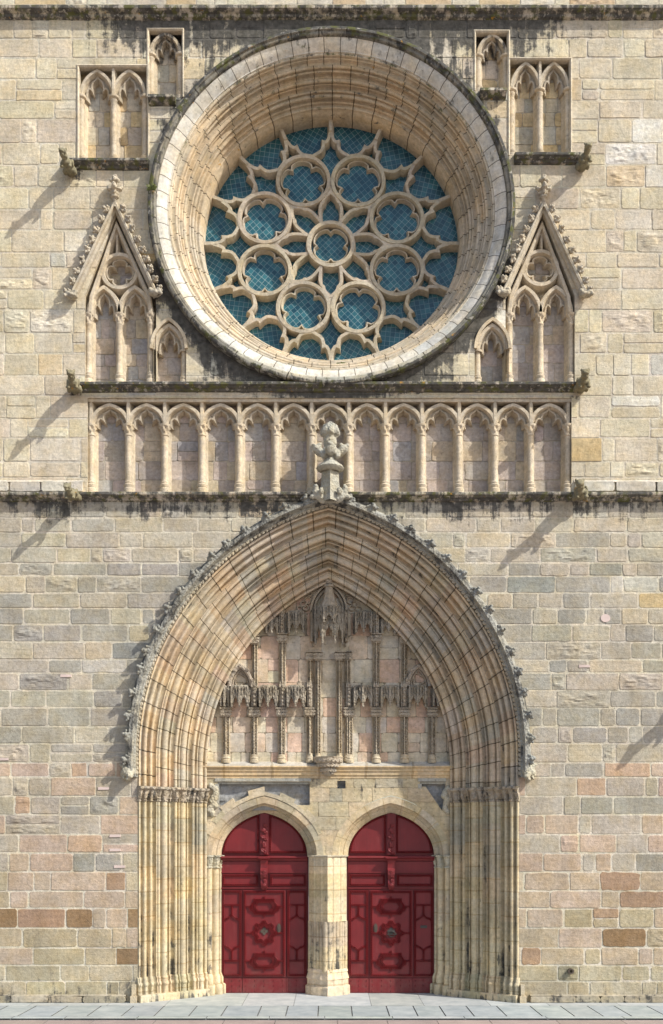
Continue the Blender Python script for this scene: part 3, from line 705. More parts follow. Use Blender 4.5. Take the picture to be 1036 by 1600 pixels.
# ---------------------------------------------------------------- portal: archivolts, jambs
LD = hypot(PA, PD); DX, DY = PA / LD, PD / LD          # diagonal of the splay; normal towards the viewer and opening
NX, NY = DY, -DX
items = [('f', 3, 0), ('h', 4, 0), ('r', 6, 0), ('h', 5, 0), ('r', 5, 0), ('h', 7, 0), ('f', 2, 1), ('r', 5, 1), ('h', 2, 1), ('r', 10, 1), ('h', 4, 1), ('f', 2, 1), ('h', 7, 1), ('r', 5, 2), ('h', 3, 2), ('f', 2, 2), ('r', 10, 2), ('h', 3, 2), ('f', 2, 2), ('h', 7, 2), ('r', 5, 3), ('h', 4, 3), ('f', 2, 3), ('r', 9, 3), ('h', 3, 3), ('r', 5, 3)]
tot = sum(i[1] for i in items); psec = [(0, 0.02, 0)]; s0 = 0     # (s along the diagonal, off, row)
for kd, wd, row in items:
    L = LD * wd / tot
    if kd == 'r':
        for i in range(1, 10): t = i / 9; psec.append((s0 + L * (1 - cos(pi * t)) / 2, .64 * L * sin(pi * t) + .015, row))
    elif kd == 'h':
        for i in range(1, 8): t = i / 7; psec.append((s0 + L * t, -.72 * L * sin(pi * t), row))
    else: psec += [(s0 + .004, .035, row), (s0 + L - .004, .035, row), (s0 + L, .0, row)]
    s0 += L
def pt(s, off): return (s * DX + off * NX, s * DY + off * NY)
psec.insert(0, (-.03, 0, 0)); prow = {}
for j, p in enumerate(psec): prow.setdefault(p[2], []).append(j)
def pv(j, face):
    js = prow[psec[face + 1][2]]; a = psec[max(0, js[0] - 1)][0]; b = psec[js[-1]][0]; return psec[face + 1][2] + .05 + .9 * (psec[j][0] - a) / (b - a)
m = M()
paths = []
for s, off, row in psec:
    a, d = pt(s, off); paths.append((portal_path(a), d)) if s >= 0 else paths.append((portal_path(-.05), .04))
paths.append((portal_path(PA), PD + .45))
npth = len(paths[0][0]); Ls = [0]; mid = paths[len(paths) // 2][0]
for i in range(1, npth): Ls.append(Ls[-1] + hypot(mid[i][0] - mid[i - 1][0], mid[i][1] - mid[i - 1][1]))
random.seed(21)
pal3 = [(.57, .49, .37), (.54, .46, .34), (.59, .52, .41), (.55, .45, .33), (.52, .475, .39)]
b0 = len(m.v)
for q, d in paths: m.v.extend((x, d, z) for x, z in q)
vc = {}
def vcol(r_, k):
    if (r_, k) not in vc: vc[(r_, k)] = jit(random.choice(pal3), .04)
    return vc[(r_, k)]
RUL = {0: .52, 1: .46, 2: .44, 3: .42, 4: .5}
for j in range(len(paths) - 1):
    face = min(j, len(psec) - 2); row = psec[face + 1][2]
    for i in range(npth - 1):
        u0, u1 = Ls[i] / RUL[row], Ls[i + 1] / RUL[row]; va, vb = (pv(j, face), pv(j + 1, face)) if j < len(psec) - 1 else (4.3, 4.6)
        m.face([b0 + j * npth + i, b0 + j * npth + i + 1, b0 + (j + 1) * npth + i + 1, b0 + (j + 1) * npth + i], vcol(row, int(u0 + .5 * (row % 2))), [(u0, va), (u1, va), (u1, vb), (u0, vb)])
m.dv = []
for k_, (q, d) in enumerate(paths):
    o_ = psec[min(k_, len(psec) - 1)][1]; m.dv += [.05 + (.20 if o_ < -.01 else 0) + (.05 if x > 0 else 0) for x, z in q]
m.build('archivolts', STJ, CH, smooth=42)
def splay(side, zs, offs, name, mat, col, df=None, amp=0, uvh=.62, smooth=42, flat=0, parent=CH, shrink=1, ext_=0, dirt=.1, hd=.13):
    """vertical surface following the splay's profile; offs[i] is an extra offset at height zs[i]; flat 0..1 blends to a plain chamfer"""
    m = M(col, dirt, df); rows = []
    step = psec if not flat or max(flat if isinstance(flat, list) else [flat]) < 1 or True else psec
    for i, z in enumerate(zs):
        r_ = []; fl = flat[i] if isinstance(flat, list) else flat
        for s, off, row in [(-ext_, 0, 0)] * (1 if ext_ else 0) + psec:
            o = off * (1 - fl) * shrink + .075 * fl + offs[i]; a, d = pt(s, o)
            if not r_: a, d = -.07, .04
            x = PXC + side * (PW - a)
            if amp:
                nn = noise.noise((x * 9, d * 9, z * 9)) + .7 * noise.noise((x * 21, d * 21, z * 21)); x -= side * nn * amp * NX; d += nn * amp * NY
            r_.append((x, d, z))
        rows.append(r_)
    m.dv = []
    for r_ in rows: m.dv += [0] * (1 if ext_ else 0) + [(hd if q[1] < -.01 else 0) for q in psec]
    m.grid(rows, (lambda i, j: jit(col, .05)) if uvh is None else (lambda i, j: CBL(i, j, rows, col)), (lambda i, j: (rows[i][0][2] / (uvh or .5), (psec[min(j, len(psec) - 1)][2]) + .5)) )
    return m.build(name, mat, parent, smooth=smooth)
cb = {}
def CBL(i, j, rows, col):
    k = (int(rows[i][0][2] / .62), psec[min(j, len(psec) - 1)][2]);
    if k not in cb: cb[k] = jit(random.choice([(.56, .50, .36), (.53, .47, .33), (.56, .48, .33), (.49, .45, .34)]), .04)
    return cb[k]
zc0 = PZ - Lp(23); zbase = .62
df_j = lambda x, y, z: .22 * (1 - sm(.3, 2.6, z)) * (.5 + .5 * sin(x * 9)) + .08
for side in (-1, 1):
    n = 16; splay(side, [zbase + (zc0 - zbase) * i / n for i in range(n + 1)], [0] * (n + 1), 'portal_jamb', STL, (.6, .52, .37), df_j)
    hz = PZ - zc0
    zs = [zc0 - .02, zc0, zc0 + .03, zc0 + .04] + [zc0 + .05 + (hz - .14) * k / 9 for k in range(10)] + [PZ - .08, PZ - .06, PZ - .01, PZ]
    of = [.0, .03, .03, .0] + [.02 + .06 * (k / 9) for k in range(10)] + [.11, .12, .10, .02]
    fl = [0, .1, .1, .1] + [.25 + .3 * k / 9 for k in range(10)] + [.6, .6, .6, .6]
    cpb = splay(side, zs, of, 'capital_band', STC, (.40, .35, .28), None, .045, None, 50, fl, ext_=.03, dirt=.20, hd=.18)
    zs = [.0, .16, .18, .19, .38, .40, .43, .46, .50, .56, .60, zbase]; of = [.10, .10, .09, .055, .05, .07, .075, .06, .03, .04, .02, 0]; fl = [1, 1, 1, .15, .15, .1, .1, .1, .1, .05, 0, 0]
    splay(side, zs, of, 'jamb_base', STL, (.58, .50, .36), lambda x, y, z: .25 * (1 - sm(0, .3, z)), .006, .6, 40, fl, ext_=.06)
    m = M((.55, .48, .36), .2); a, d = pt(-.10, .10); x = PXC + side * (PW - a)
    x0, x1 = sorted((x, x + side * .16)); m.box(x0, x1, d - .03, .02, .0, .17); m.box(x0 + .03, x1 - .03, d + .01, .02, .17, .45); m.build('plinth_block', ST, CH)
# hood mould with crockets ------------------------------------------------------------
hp = arch(PXC, PW + .03, PZ + .22, PR - .22 + .05, 60, PS - .22)
m = M((.33, .33, .30), .36); m.sweep(hp, [(-.09, .06), (-.06, .0), (-.02, -.0), (.0, -.05), (.015, -.11), (.06, -.14), (.06, -.19), (.10, -.27), (.18, -.26), (.26, -.13), (.27, .02)], uvl=.6)
m.df = lambda x, y, z: .06 * sm(8, 12, z)
hood = m.build('hood_mould', STC, CH, smooth=40)
# carved leaf trail in the hollow under the hood
m = M((.42, .38, .30), .2); Lh = [0]
for i in range(1, len(hp)): Lh.append(Lh[-1] + hypot(hp[i][0] - hp[i - 1][0], hp[i][1] - hp[i - 1][1]))
def at(path, Lc, t):
    for i in range(1, len(path)):
        if Lc[i] >= t:
            f = (t - Lc[i - 1]) / (Lc[i] - Lc[i - 1]); a, b = path[i - 1], path[i]; L = hypot(b[0] - a[0], b[1] - a[1])
            return (a[0] + (b[0] - a[0]) * f, a[1] + (b[1] - a[1]) * f, -(b[1] - a[1]) / L, (b[0] - a[0]) / L)
    return (*path[-1], 1, 0)
random.seed(5)
leafb = blob([(0, 0, 0, .045, .03, .03), (.03, -.01, .03, .03, .02, .02), (-.03, -.01, .03, .03, .02, .02), (0, -.02, .045, .02, .02, .02)], .014, .006, 20)
t = .1
while t < Lh[-1]:
    x, z, nx, nz = at(hp, Lh, t); add(m, leafb, (x - nx * .02, -.07, z - nz * .02), (0, atan2(nx, nz) + U(-.3, .3), 0), 1.15); t += .115
m.c = [(.44, .40, .32)] * len(m.c); m.build('leaf_trail', STC, hood)
CRO.clear(); nC = 16; random.seed(6)
half = Lh[-1] / 2
for s in (-1, 1):
    for i in range(nC):
        t = half + s * (half * (.055 + .90 * i / (nC - 1)) ); x, z, nx, nz = at(hp, Lh, t)
        o = crocket(hood, x + nx * .15, -.19, z + nz * .15, atan2(nx, nz) * .85 + U(-.35, .35), .88, (i * 2 + (s > 0)) % 6)
for px, s in ((202, -1), (824, 1)):
    m = blob([(0, -.12, 0, .17, .17, .16), (-s * .05, -.24, -.09, .10, .12, .09), (-s * .08, -.34, -.14, .07, .06, .05), (s * .12, -.1, .14, .08, .05, .07), (s * .19, -.1, .17, .05, .04, .03), (-s * .12, -.1, .13, .05, .05, .07), (s * .1, -.16, -.16, .05, .08, .05), (-s * .02, -.3, -.2, .06, .06, .05), (s*.14, -.05, -.04, .07, .1, .12)], .02, .018, 12, (.46, .44, .36), .12)
    o = m.build('beast_corbel', STC, hood, smooth=60); o.location = (X(px), 0, Z(1206))
# finial over the apex -------------------------------------------------------------------
fx, fz = X(516, -.3), Z(783, -.3)
m = M((.44, .43, .37), .16)
m.lathe([(.24, -.02), (.22, .25), (.20, .50), (.19, .80)], 0, 0, 4, col=(.46, .44, .38)); 
m.lathe([(.20, .72), (.30, .77), (.32, .81), (.28, .86), (.17, .95), (.13, 1.04)], 0, 0, 16)
fb = [(0, 0, 1.02, .13, .13, .14), (0, 0, 1.22, .19, .19, .16), (0, 0, 1.46, .155, .155, .26), (0, -.24, 1.20, .13, .13, .15), (0, -.30, 1.30, .08, .08, .08)]
for s in (-1, 1): fb += [(s * .22, 0, 1.20, .17, .14, .10, (0, -s * .5, 0)), (s * .30, -.02, 1.28, .11, .13, .10), (s * .37, -.02, 1.36, .06, .10, .045), (s * .24, -.05, 1.37, .06, .08, .04), (s * .16, -.12, 1.10, .07, .06, .10)]
for k in range(7): fb += [(.15 * cos(k * .9 + .3), .15 * sin(k * .9 + .3), 1.70, .085, .085, .12), (.11 * cos(k * .9 + .7), .11 * sin(k * .9 + .7), 1.84, .065, .065, .06)]
fb += [(0, 0, 1.78, .15, .15, .14), (0, 0, 1.92, .07, .07, .05)]
add(m, blob(fb, .024, .014, 10, (.42, .41, .35)))
for s in (-1, 1): add(m, blob([(s * .22, -.02, .12, .12, .12, .2, (0, s * .5, 0)), (s * .33, -.05, .28, .07, .08, .14), (s * .20, -.16, .2, .06, .06, .1), (s * .40, -.02, .1, .07, .07, .07)], .025, .02, 10), (0, 0, 0))
m.c = [(.43, .42, .36)] * len(m.c); m.df = lambda x, y, z: .18 * sm(.9, 2, z)
o = m.build('finial', STC, CH, smooth=60); o.location = (fx, -.30, fz); o.scale = (1.1, 1.1, 1.0)
m = M((.42, .41, .35), .2); m.box(fx - .12, fx + .12, -.3, .38, fz, fz + .9); m.build('finial_stem', STC, CH)
# ---------------------------------------------------------------- tympanum
YP = 1.50
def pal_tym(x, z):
    r = R(); return jit((.62, .56, .44) if r < .42 else (.62, .46, .36) if r < .64 else (.62, .51, .40) if r < .84 else (.60, .55, .46), .04)  # pale stone, its colour raised further to offset the portal's shade
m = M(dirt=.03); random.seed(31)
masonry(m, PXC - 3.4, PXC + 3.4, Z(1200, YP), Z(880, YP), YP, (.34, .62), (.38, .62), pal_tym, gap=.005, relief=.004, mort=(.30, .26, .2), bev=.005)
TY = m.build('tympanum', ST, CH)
YL = YP - .10; TC = (.46, .40, .31)
def strip(m, x0, x1, z0, z1, y, pitch=.075, h=.035):
    n = max(2, int((z1 - z0) / pitch)); xm = (x0 + x1) / 2
    for i in range(n):
        a = z0 + (z1 - z0) * i / n; b = z0 + (z1 - z0) * (i + 1) / n; q = .12 * (b - a); sh = U(-.2, .2) * (x1 - x0)
        apex = m.vert((xm + sh, y - h * U(.7, 1.2), (a + b) / 2 + U(-.2, .2) * pitch)); c = [m.vert((x0, y, a + q)), m.vert((xm - sh * .6, y - .01, a)), m.vert((x1, y, a + q)), m.vert((x1, y, b - q)), m.vert((xm + sh * .6, y - .01, b)), m.vert((x0, y, b - q))]
        for k in range(6): m.face([c[k], c[(k + 1) % 6], apex])
def pilaster(px, py0, py1, wpx=12, name='pilaster', capk=True, y=None):
    """carved pier: py0 top, py1 foot; two leaf-carved hollows beside a fillet"""
    y = y or YL; m = M(TC, .12); x = X(px, y); h = Lp(wpx * .86, y) / 2; z0, z1 = Z(py1, y), Z(py0, y)
    m.sweep([(x, z0), (x, z1)], [(-h * 1.15, YP + .01), (-h, y + .02), (-h * .84, y), (-h * .78, y + .035), (-h * .22, y + .035), (-h * .14, y - .035), (h * .14, y - .035), (h * .22, y + .035), (h * .78, y + .035), (h * .84, y), (h, y + .02), (h * 1.15, YP + .01)])
    for s in (-1, 1): strip(m, x + s * h * .5 - h * .26, x + s * h * .5 + h * .26, z0 + .22, z1 - (.24 if capk else 0), y + .034)
    o = m.build(name, STC, TY)
    b = M((.54, .47, .35), .08)
    b.lathe([(h * 1.35, z0), (h * 1.35, z0 + .07), (h * 1.1, z0 + .09), (h * 1.28, z0 + .12), (h * 1.2, z0 + .15), (h, z0 + .17), (h * 1.1, z0 + .19), (h * .95, z0 + .22)], x, y + .05, 8, pi, 2 * pi); b.build('pilaster_base', ST, o, smooth=40)
    if capk:
        c = M((.40, .35, .28), .22); w_ = h * 1.45; zt = z1
        for zz, ww, yy in ((zt - .24, w_ * .9, y - .03), (zt - .03, w_ * 1.15, y - .09)): c.box(x - ww, x + ww, yy, YP, zz, zz + .03)
        c.box(x - w_ * .85, x + w_ * .85, y - .02, YP, zt - .21, zt - .03)
        for k in range(5):
            for r2 in range(2): add(c, leafb, (x - w_ + 2 * w_ * (k + .5) / 5, y - .045, zt - .19 + r2 * .085), (0, U(-.5, .5), 0), 1.0)
        c.c = [(.41, .36, .29)] * len(c.c); c.build('pilaster_capital', STC, o)
random.seed(9)
# lower tier, then upper tier, then the tall pair in the middle
for px, t, bt, wd in ((353, 1106, 1192, 13), (397, 1106, 1192, 12), (440, 1106, 1192, 13), (484, 1106, 1192, 11), (546, 1106, 1192, 12), (588, 1106, 1192, 13), (632, 1106, 1192, 13), (675, 1106, 1192, 12)): pilaster(px, t, bt, wd)
for px, t, bt, wd in ((398, 993, 1094, 10), (441, 990, 1094, 12), (588, 990, 1094, 12), (632, 993, 1094, 10)): pilaster(px, t, bt, wd)
for px, wd in ((485, 10), (497, 10), (530, 10), (543, 10)): pilaster(px, 1018, 1190, wd, y=YL - .05 if px in (497, 530) else YL + .005)
def canopy(px, top, bot, wpx, name='canopy', proj=.30, n=5, col=(.34, .305, .25), dirt=.28, K=4):
    """projecting gothic canopy: pinnacles between gablets with hanging cusps round a half octagon"""
    m = M(col, dirt); y = YP; x = X(px, y - .15); r = Lp(wpx / 2, y - .15); zt, zb = Z(top, y - .15), Z(bot, y - .15); H = zt - zb
    pts = [(x - r * (1 if k < K / 2 else -1) * abs(cos(pi * k / K)) ** (.55 if K == 4 else .8) if k != K / 2 else x, y - proj * sin(pi * k / K) ** .8 if 0 < k < K else y) for k in range(K + 1)]
    # shell
    m.grid([[(a, b, zz) for a, b in pts] for zz in (zt - H * .05, zb + H * .42)])
    m.grid([[(a, b, zt - H * .05) for a, b in pts], [(x + (a - x) * .85, y + (b - y) * .85, zt + H * .04) for a, b in pts], [(x, y, zt + H * .05) for a, b in pts]])
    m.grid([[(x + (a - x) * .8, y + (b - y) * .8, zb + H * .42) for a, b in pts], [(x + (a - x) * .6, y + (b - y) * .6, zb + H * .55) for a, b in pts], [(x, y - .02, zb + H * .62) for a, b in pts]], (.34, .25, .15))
    for k in range(K):
        a, b = pts[k], pts[k + 1]; L = hypot(b[0] - a[0], b[1] - a[1]); ux, uy = (b[0] - a[0]) / L, (b[1] - a[1]) / L; nx, ny = uy, -ux
        if ny > 0: nx, ny = -nx, -ny
        def q(t, z, o): return (a[0] + ux * L * t + nx * o, a[1] + uy * L * t + ny * o, z)
        # pointed arch fringe with two hanging points, as a bar
        f = [(0, zb), (.10, zb + H * .16), (.22, zb + H * .12), (.27, zb + H * .3), (.42, zb + H * .36), (.5, zb + H * .50), (.58, zb + H * .36), (.73, zb + H * .3), (.78, zb + H * .12), (.9, zb + H * .16), (1, zb)]
        m.grid([[q(t, z, .03) for t, z in f], [q(t, z + H * .10, .045) for t, z in f], [q(t, zt - H * .35 if 0 else max(z + H * .10, zb + H * .58), .02) for t, z in f]])
        m.grid([[q(t, z, .03) for t, z in f], [q(t, z, -.05) for t, z in f]])
        # gablet
        g = [(.12, zb + H * .52), (.5, zb + H * .96), (.88, zb + H * .52)]
        m.grid([[q(t + (-.08 if i == 0 else .08 if i == 2 else 0), z + (H * .07 if i == 1 else 0), .04) for i, (t, z) in enumerate(g)], [q(t, z, .055) for t, z in g], [q(t, z - H * .06, .02) for t, z in g]])
        for t in (.32, .68): m.box(*sorted((q(t, 0, .02)[0] - .008, q(t, 0, .02)[0] + .008)), q(t, 0, .05)[1], q(t, 0, 0)[1] + .02, zb + H * .5, zt - H * .08)
    for k in range(K + 1):
        a, b = pts[k]; w_ = .022; 
        for (z0, z1, ww) in ((zb - H * .06, zb + H * .12, w_ * .9), (zb + H * .12, zt - H * .22, w_ * 1.15)): m.box(a - ww, a + ww, b - ww - .03, b + ww, z0, z1)
        ap = (a, b - .03, zt + H * .06); z1 = zt - H * .22; ww = w_ * 1.3; base = [(a - ww, b - ww - .03, z1), (a + ww, b - ww - .03, z1), (a + ww, b + ww - .03, z1), (a - ww, b + ww - .03, z1)]
        for i in range(4): m.poly([base[i], base[(i + 1) % 4], ap])
        add(m, leafb, (a, b - .04, zb - H * .04), (0, U(0, 3), 0), .55); add(m, leafb, (a, b - .045, zb + H * .44), (0, U(0, 3), 0), .6)
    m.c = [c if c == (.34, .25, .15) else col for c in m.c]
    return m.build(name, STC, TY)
for px, w_ in ((375, 30), (419, 30), (462, 30), (567, 31), (609, 31), (652, 30)): canopy(px, 1072, 1103, w_)
for px, w_ in ((351, 14), (684, 16)): canopy(px, 1072, 1102, w_, proj=.18)
for px, w_ in ((463, 27), (568, 29)): canopy(px, 956, 988, w_)
for px, w_ in ((425, 20), (607, 24)): canopy(px, 965, 988, w_, proj=.22)
# short carved uprights between the canopies
random.seed(12)
def upright(px, t, b, wp):
    m = M((.43, .38, .31), .22); y = YL - .06; x = X(px, y); h = Lp(wp, y) / 2; z0, z1 = Z(b, y), Z(t, y)
    for dx in (-.6, 0, .6):
        m.box(x + dx * h - .02, x + dx * h + .02, y - (.04 if dx == 0 else 0), YP, z0, z1 - (.1 if dx else 0)); m.poly([(x + dx * h - .03, y - .05, z1 - .1), (x + dx * h + .03, y - .05, z1 - .1), (x + dx * h, y - .02, z1 + .08)])
    for k in range(int((z1 - z0) / .1)): add(m, leafb, (x, y - .05, z0 + .05 + k * .1), (0, U(0, 3), 0), .7)
    m.c = [(.43, .38, .31)] * len(m.c); m.build('carved_upright', STC, TY)
for px in (397, 441, 588, 631): upright(px, 1068, 1104, 10)
for px in (484, 545): upright(px, 1068, 1104, 9)
for px in (440, 588): upright(px, 950, 990, 10)
# central canopy with spire, and the arch that frames it
c = canopy(514, 950, 1006, 50, proj=.5, dirt=.24, K=5)
canopy(514, 951, 976, 38, proj=.60, dirt=.22, K=5)
m = M((.46, .41, .33), .16); y = YP - .25; x = X(514, y)
m.lathe([(Lp(19, y), Z(958, y)), (Lp(19, y), Z(951, y)), (Lp(16, y), Z(950, y)), (Lp(9, y), Z(932, y)), (Lp(6.5, y), Z(921, y)), (Lp(6, y), Z(918, y)), (Lp(9, y), Z(917, y)), (Lp(8, y), Z(914.5, y)), (Lp(4, y), Z(914, y))], x, y + .0, 8)
add(m, blob([(0, 0, 0, .09, .09, .08), (.05, -.05, .02, .05, .05, .05), (-.05, -.05, .02, .05, .05, .05)], .018, .012, 14), (x, y, Z(909, y))); m.c = [(.45, .40, .33)] * len(m.c)
m.build('canopy_spire', STC, TY, smooth=30)
m = M((.44, .38, .30), .24); y = YP - .05
for off in (0, 5):
    A = arch(X(514, y), Lp(28 - off, y), Z(957, y), Lp(44 - off, y), 14); m.sweep(A, [(-.03, YP), (-.025, y - .10 + off * .012), (.025, y - .10 + off * .012), (.03, YP)])
for s in (-1, 1):
    m.sweep([P2(514 + s * 27, 1003, y), P2(514 + s * 27, 955, y)], BAR(.05, .1, y - .1, YP)); m.sweep([P2(514 + s * 22, 1003, y), P2(514 + s * 22, 962, y)], BAR(.03, .06, y - .16, YP))
    for (cx_, cy_, r) in ((33, 938, 5), (40, 944, 4.5), (46, 951, 4), (30, 928, 3.5), (36, 950, 4)): m.sweep([(X(514 + s * cx_, y) + Lp(r, y) * cos(a), Z(cy_, y) + Lp(r, y) * sin(a)) for a in [2 * pi * i / 14 for i in range(14)]], BAR(.02, .05, y - .03, YP), closed=True)
m.build('framing_arch', STC, TY)
# little gabled arches at the ends of the lower tier
for px, s in ((376, 1), (654, -1)):
    y = YP - .04; m = M((.44, .38, .31), .16); xx = X(px, y); r = Lp(17.5, y)
    m.sweep(arch(xx, r, Z(1073, y), Lp(32, y), 12), [(-.06, YP), (-.055, y - .10), (-.01, y - .13), (.04, y - .12), (.06, YP)])
    m.sweep(arch(xx, r - .09, Z(1073, y), Lp(26, y), 12), BAR(.03, .06, y - .03, YP))
    m.sweep([(xx + .15 * cos(a) * (1 + .2 * cos(3 * a)), Z(1062, y) + .15 * sin(a) * (1 + .2 * cos(3 * a))) for a in [2 * pi * i / 20 for i in range(20)]], BAR(.025, .05, y - .02, YP), closed=True)
    for k in range(5): a = pi * (k + .5) / 5; add(m, leafb, (xx - r * 1.05 * cos(a), y - .13, Z(1073, y) + Lp(30, y) * sin(a)), (0, a - pi / 2, 0), .95)
    m.c = [(.44, .38, .31)] * len(m.c); m.build('small_gable', STC, TY)
# ledge and corbel below the tympanum
YB = 1.34
m = M((.57, .47, .32), .08); x0, x1 = X(318, YB), X(708, YB); n = 14; rows = []
LP_ = [(YP, Z(1190, YP)), (YB - .12, Z(1197, YB)), (YB - .13, Z(1199, YB)), (YB - .08, Z(1201.5, YB)), (YB - .08, Z(1205, YB)), (YB - .05, Z(1206, YB)), (YB - .05, Z(1211, YB)), (YB - .02, Z(1212, YB)), (YB - .02, Z(1216, YB)), (YB + .02, Z(1217, YB))]
for i in range(n + 1): rows.append([(x0 + (x1 - x0) * i / n, y, z) for y, z in LP_])
m.grid(rows, lambda i, j: (.46, .46, .44) if j == 0 else (.57, .46, .30) if i % 3 else (.53, .44, .31), lambda i, j: (i / n * 5.3, .4)); m.build('lintel_ledge', STL, CH)
m = M((.46, .41, .34), .2); y = YB - .1; x = X(513, y); z = Z(1183, y)
m.lathe([(.05, z - .50), (.16, z - .44), (.19, z - .30), (.26, z - .20), (.34, z - .14), (.37, z - .10), (.38, z - .04), (.40, z), (.0, z + .005)], x, YB - .02, 16, pi, 2 * pi)
for k in range(9):
    a = pi + pi * (k + .5) / 9
    for rr, zz, sc in ((.20, -.36, 1.1), (.28, -.24, 1.2), (.36, -.12, 1.0)): add(m, leafb, (x + rr * cos(a), YB - .02 + rr * sin(a), z + zz), (0, U(-.4, .4), a + pi / 2), sc)
m.c = [(.46, .41, .34)] * len(m.c); m.build('corbel', STC, CH)
# ---------------------------------------------------------------- wall over the doors
YD = 1.72; Y1 = 1.34
DC = (413, 611); doorw = 67.5
def door_arch(px, w_, rise, y, n=20): return arch(X(px, y), Lp(w_, y), Z(1336, y), Lp(rise, y), n)
def holepoly(px):
    q = arch(X(px, Y1), Lp(91, Y1), Z(1336, Y1), Lp(93 if px < 500 else 93, Y1), 12); a, b = q[0][0], q[-1][0]
    return [(a, -1), (b, -1)] + q[::-1]
m = M(dirt=.12); random.seed(14)
hl = [holepoly(p) for p in DC] + [rect(X(340, Y1), X(484, Y1), Z(1258, Y1), Z(1222, Y1)), rect(X(527, Y1), X(540, Y1), Z(1232, Y1), Z(1220, Y1)), rect(X(656, Y1), X(696, Y1), Z(1229, Y1), Z(1219, Y1)), [P2(665, 1229, Y1), P2(690, 1266, Y1), P2(696, 1268, Y1), P2(696, 1229, Y1)]]
pal_o = lambda x, z: jit((.55, .47, .32) if R() < .5 else (.50, .44, .31) if R() < .6 else (.45, .41, .32), .07)
masonry(m, X(318, Y1), X(708, Y1), Z(1340, Y1), Z(1212, Y1), Y1, (.30, .45), (.5, .95), pal_o, gap=.004, relief=.006, holes=hl, back=.012, mort=(.42, .36, .26), bev=.004)
m.df = lambda x, y, z: .12 * sm(5.0, 5.5, z)
SP = m.build('spandrel_wall', ST, CH)
for (xa, xb, ya, yb) in ((336, 490, 1216, 1266), (522, 545, 1216, 1236), (652, 702, 1214, 1272)):
    m = M((.30, .31, .32), .16); nx_, nz_ = max(4, (xb - xa) // 3), 16; rows = []
    for i in range(nx_ + 1):
        xx = X(xa + (xb - xa) * i / nx_, Y1); rows.append([(xx, Y1 + .15 + .05 * noise.noise((xx * 2.5, j * .3, 3)) + .02 * noise.noise((xx * 9, j * 1.1, 8)), Z(yb - (yb - ya) * j / nz_, Y1)) for j in range(nz_ + 1)])
    m.grid(rows, (.30, .31, .32)); m.build('rubble_backing', ST, CH)
for (xa, xb) in ((336, 486), (653, 697)):     # worn moulded frames of the lost carvings
    m = M((.42, .42, .38), .22)
    for (a, b, dy) in ((1216, 1221, -.03), (1221, 1225, .03)): m.box(X(xa, Y1), X(xb, Y1), Y1 + dy, Y1 + .14, Z(b, Y1), Z(a, Y1) - .002)
    m.box(X(xa, Y1), X(xa + 6, Y1), Y1 - .01, Y1 + .14, Z(1262 if xa < 400 else 1232, Y1), Z(1225, Y1) - .002)
    m.build('broken_frame', ST, CH)
for xs, ys, w_ in ((333, range(1228, 1276, 6), .1), (697, range(1232, 1270, 6), .07)):
    m = blob([(X(xs, Y1) + U(-w_, w_), Y1 - .02, Z(yy, Y1), U(.07, .12), .07, U(.08, .13)) for yy in ys], .03, .025, 8, (.50, .47, .38), .16); m.build('broken_stonework', STC, CH, smooth=60)
# door rings
random.seed(3)
for px in DC:
    m = M(); n = 20; ring = [(67, YD + .1, 66), (67, YD - .06, 66), (70, YD - .14, 69.5), (74, YD - .20, 73.5), (75, YD - .19, 74.5), (78, YD - .27, 77.5), (79.5, YD - .28, 79), (80.5, Y1 + .03, 80), (82, Y1 - .005, 81.5), (92, Y1 - .008, 92)]
    prs = [arch(X(px, y), Lp(w_, y), Z(1336, y), Lp(r_, y), n) for w_, y, r_ in ring]; Lr = [0]
    for i in range(1, len(prs[0])): Lr.append(Lr[-1] + hypot(prs[5][i][0] - prs[5][i - 1][0], prs[5][i][1] - prs[5][i - 1][1]))
    cs = [jit(random.choice([(.57, .50, .36), (.52, .45, .32), (.55, .49, .38), (.48, .43, .33)]), .07) for _ in range(40)]
    m.grid([[(x, ring[k][1], z) for x, z in prs[k]] for k in range(len(ring))], lambda i, j: cs[int(Lr[j] / .46)], lambda i, j: (Lr[j] / .46, 1.5))
    m.dirt = .14; m.build('door_arch_ring', STL, CH, smooth=30)
    if px < 500:   # proud, unevenly cut outer voussoirs of the left arch
        m = M(dirt=.06); O = arch(X(px, Y1), Lp(91, Y1), Z(1336, Y1), Lp(93, Y1), n); 
        k = 5
        while k < len(O) - 6:
            k2 = k + 3; e = U(.10, .26); cxx, czz = X(px, Y1), Z(1345, Y1); pa = O[k:k2 + 1]
            outer = [(a + (a - cxx) / hypot(a - cxx, b - czz) * e, b + (b - czz) / hypot(a - cxx, b - czz) * e) for a, b in (pa[-1], pa[0])]
            m.extrude(pa + outer, Y1 - .015 - U(0, .012), Y1 + .2, jit((.55, .48, .35), .09)); k = k2
        m.build('voussoirs', ST, CH)
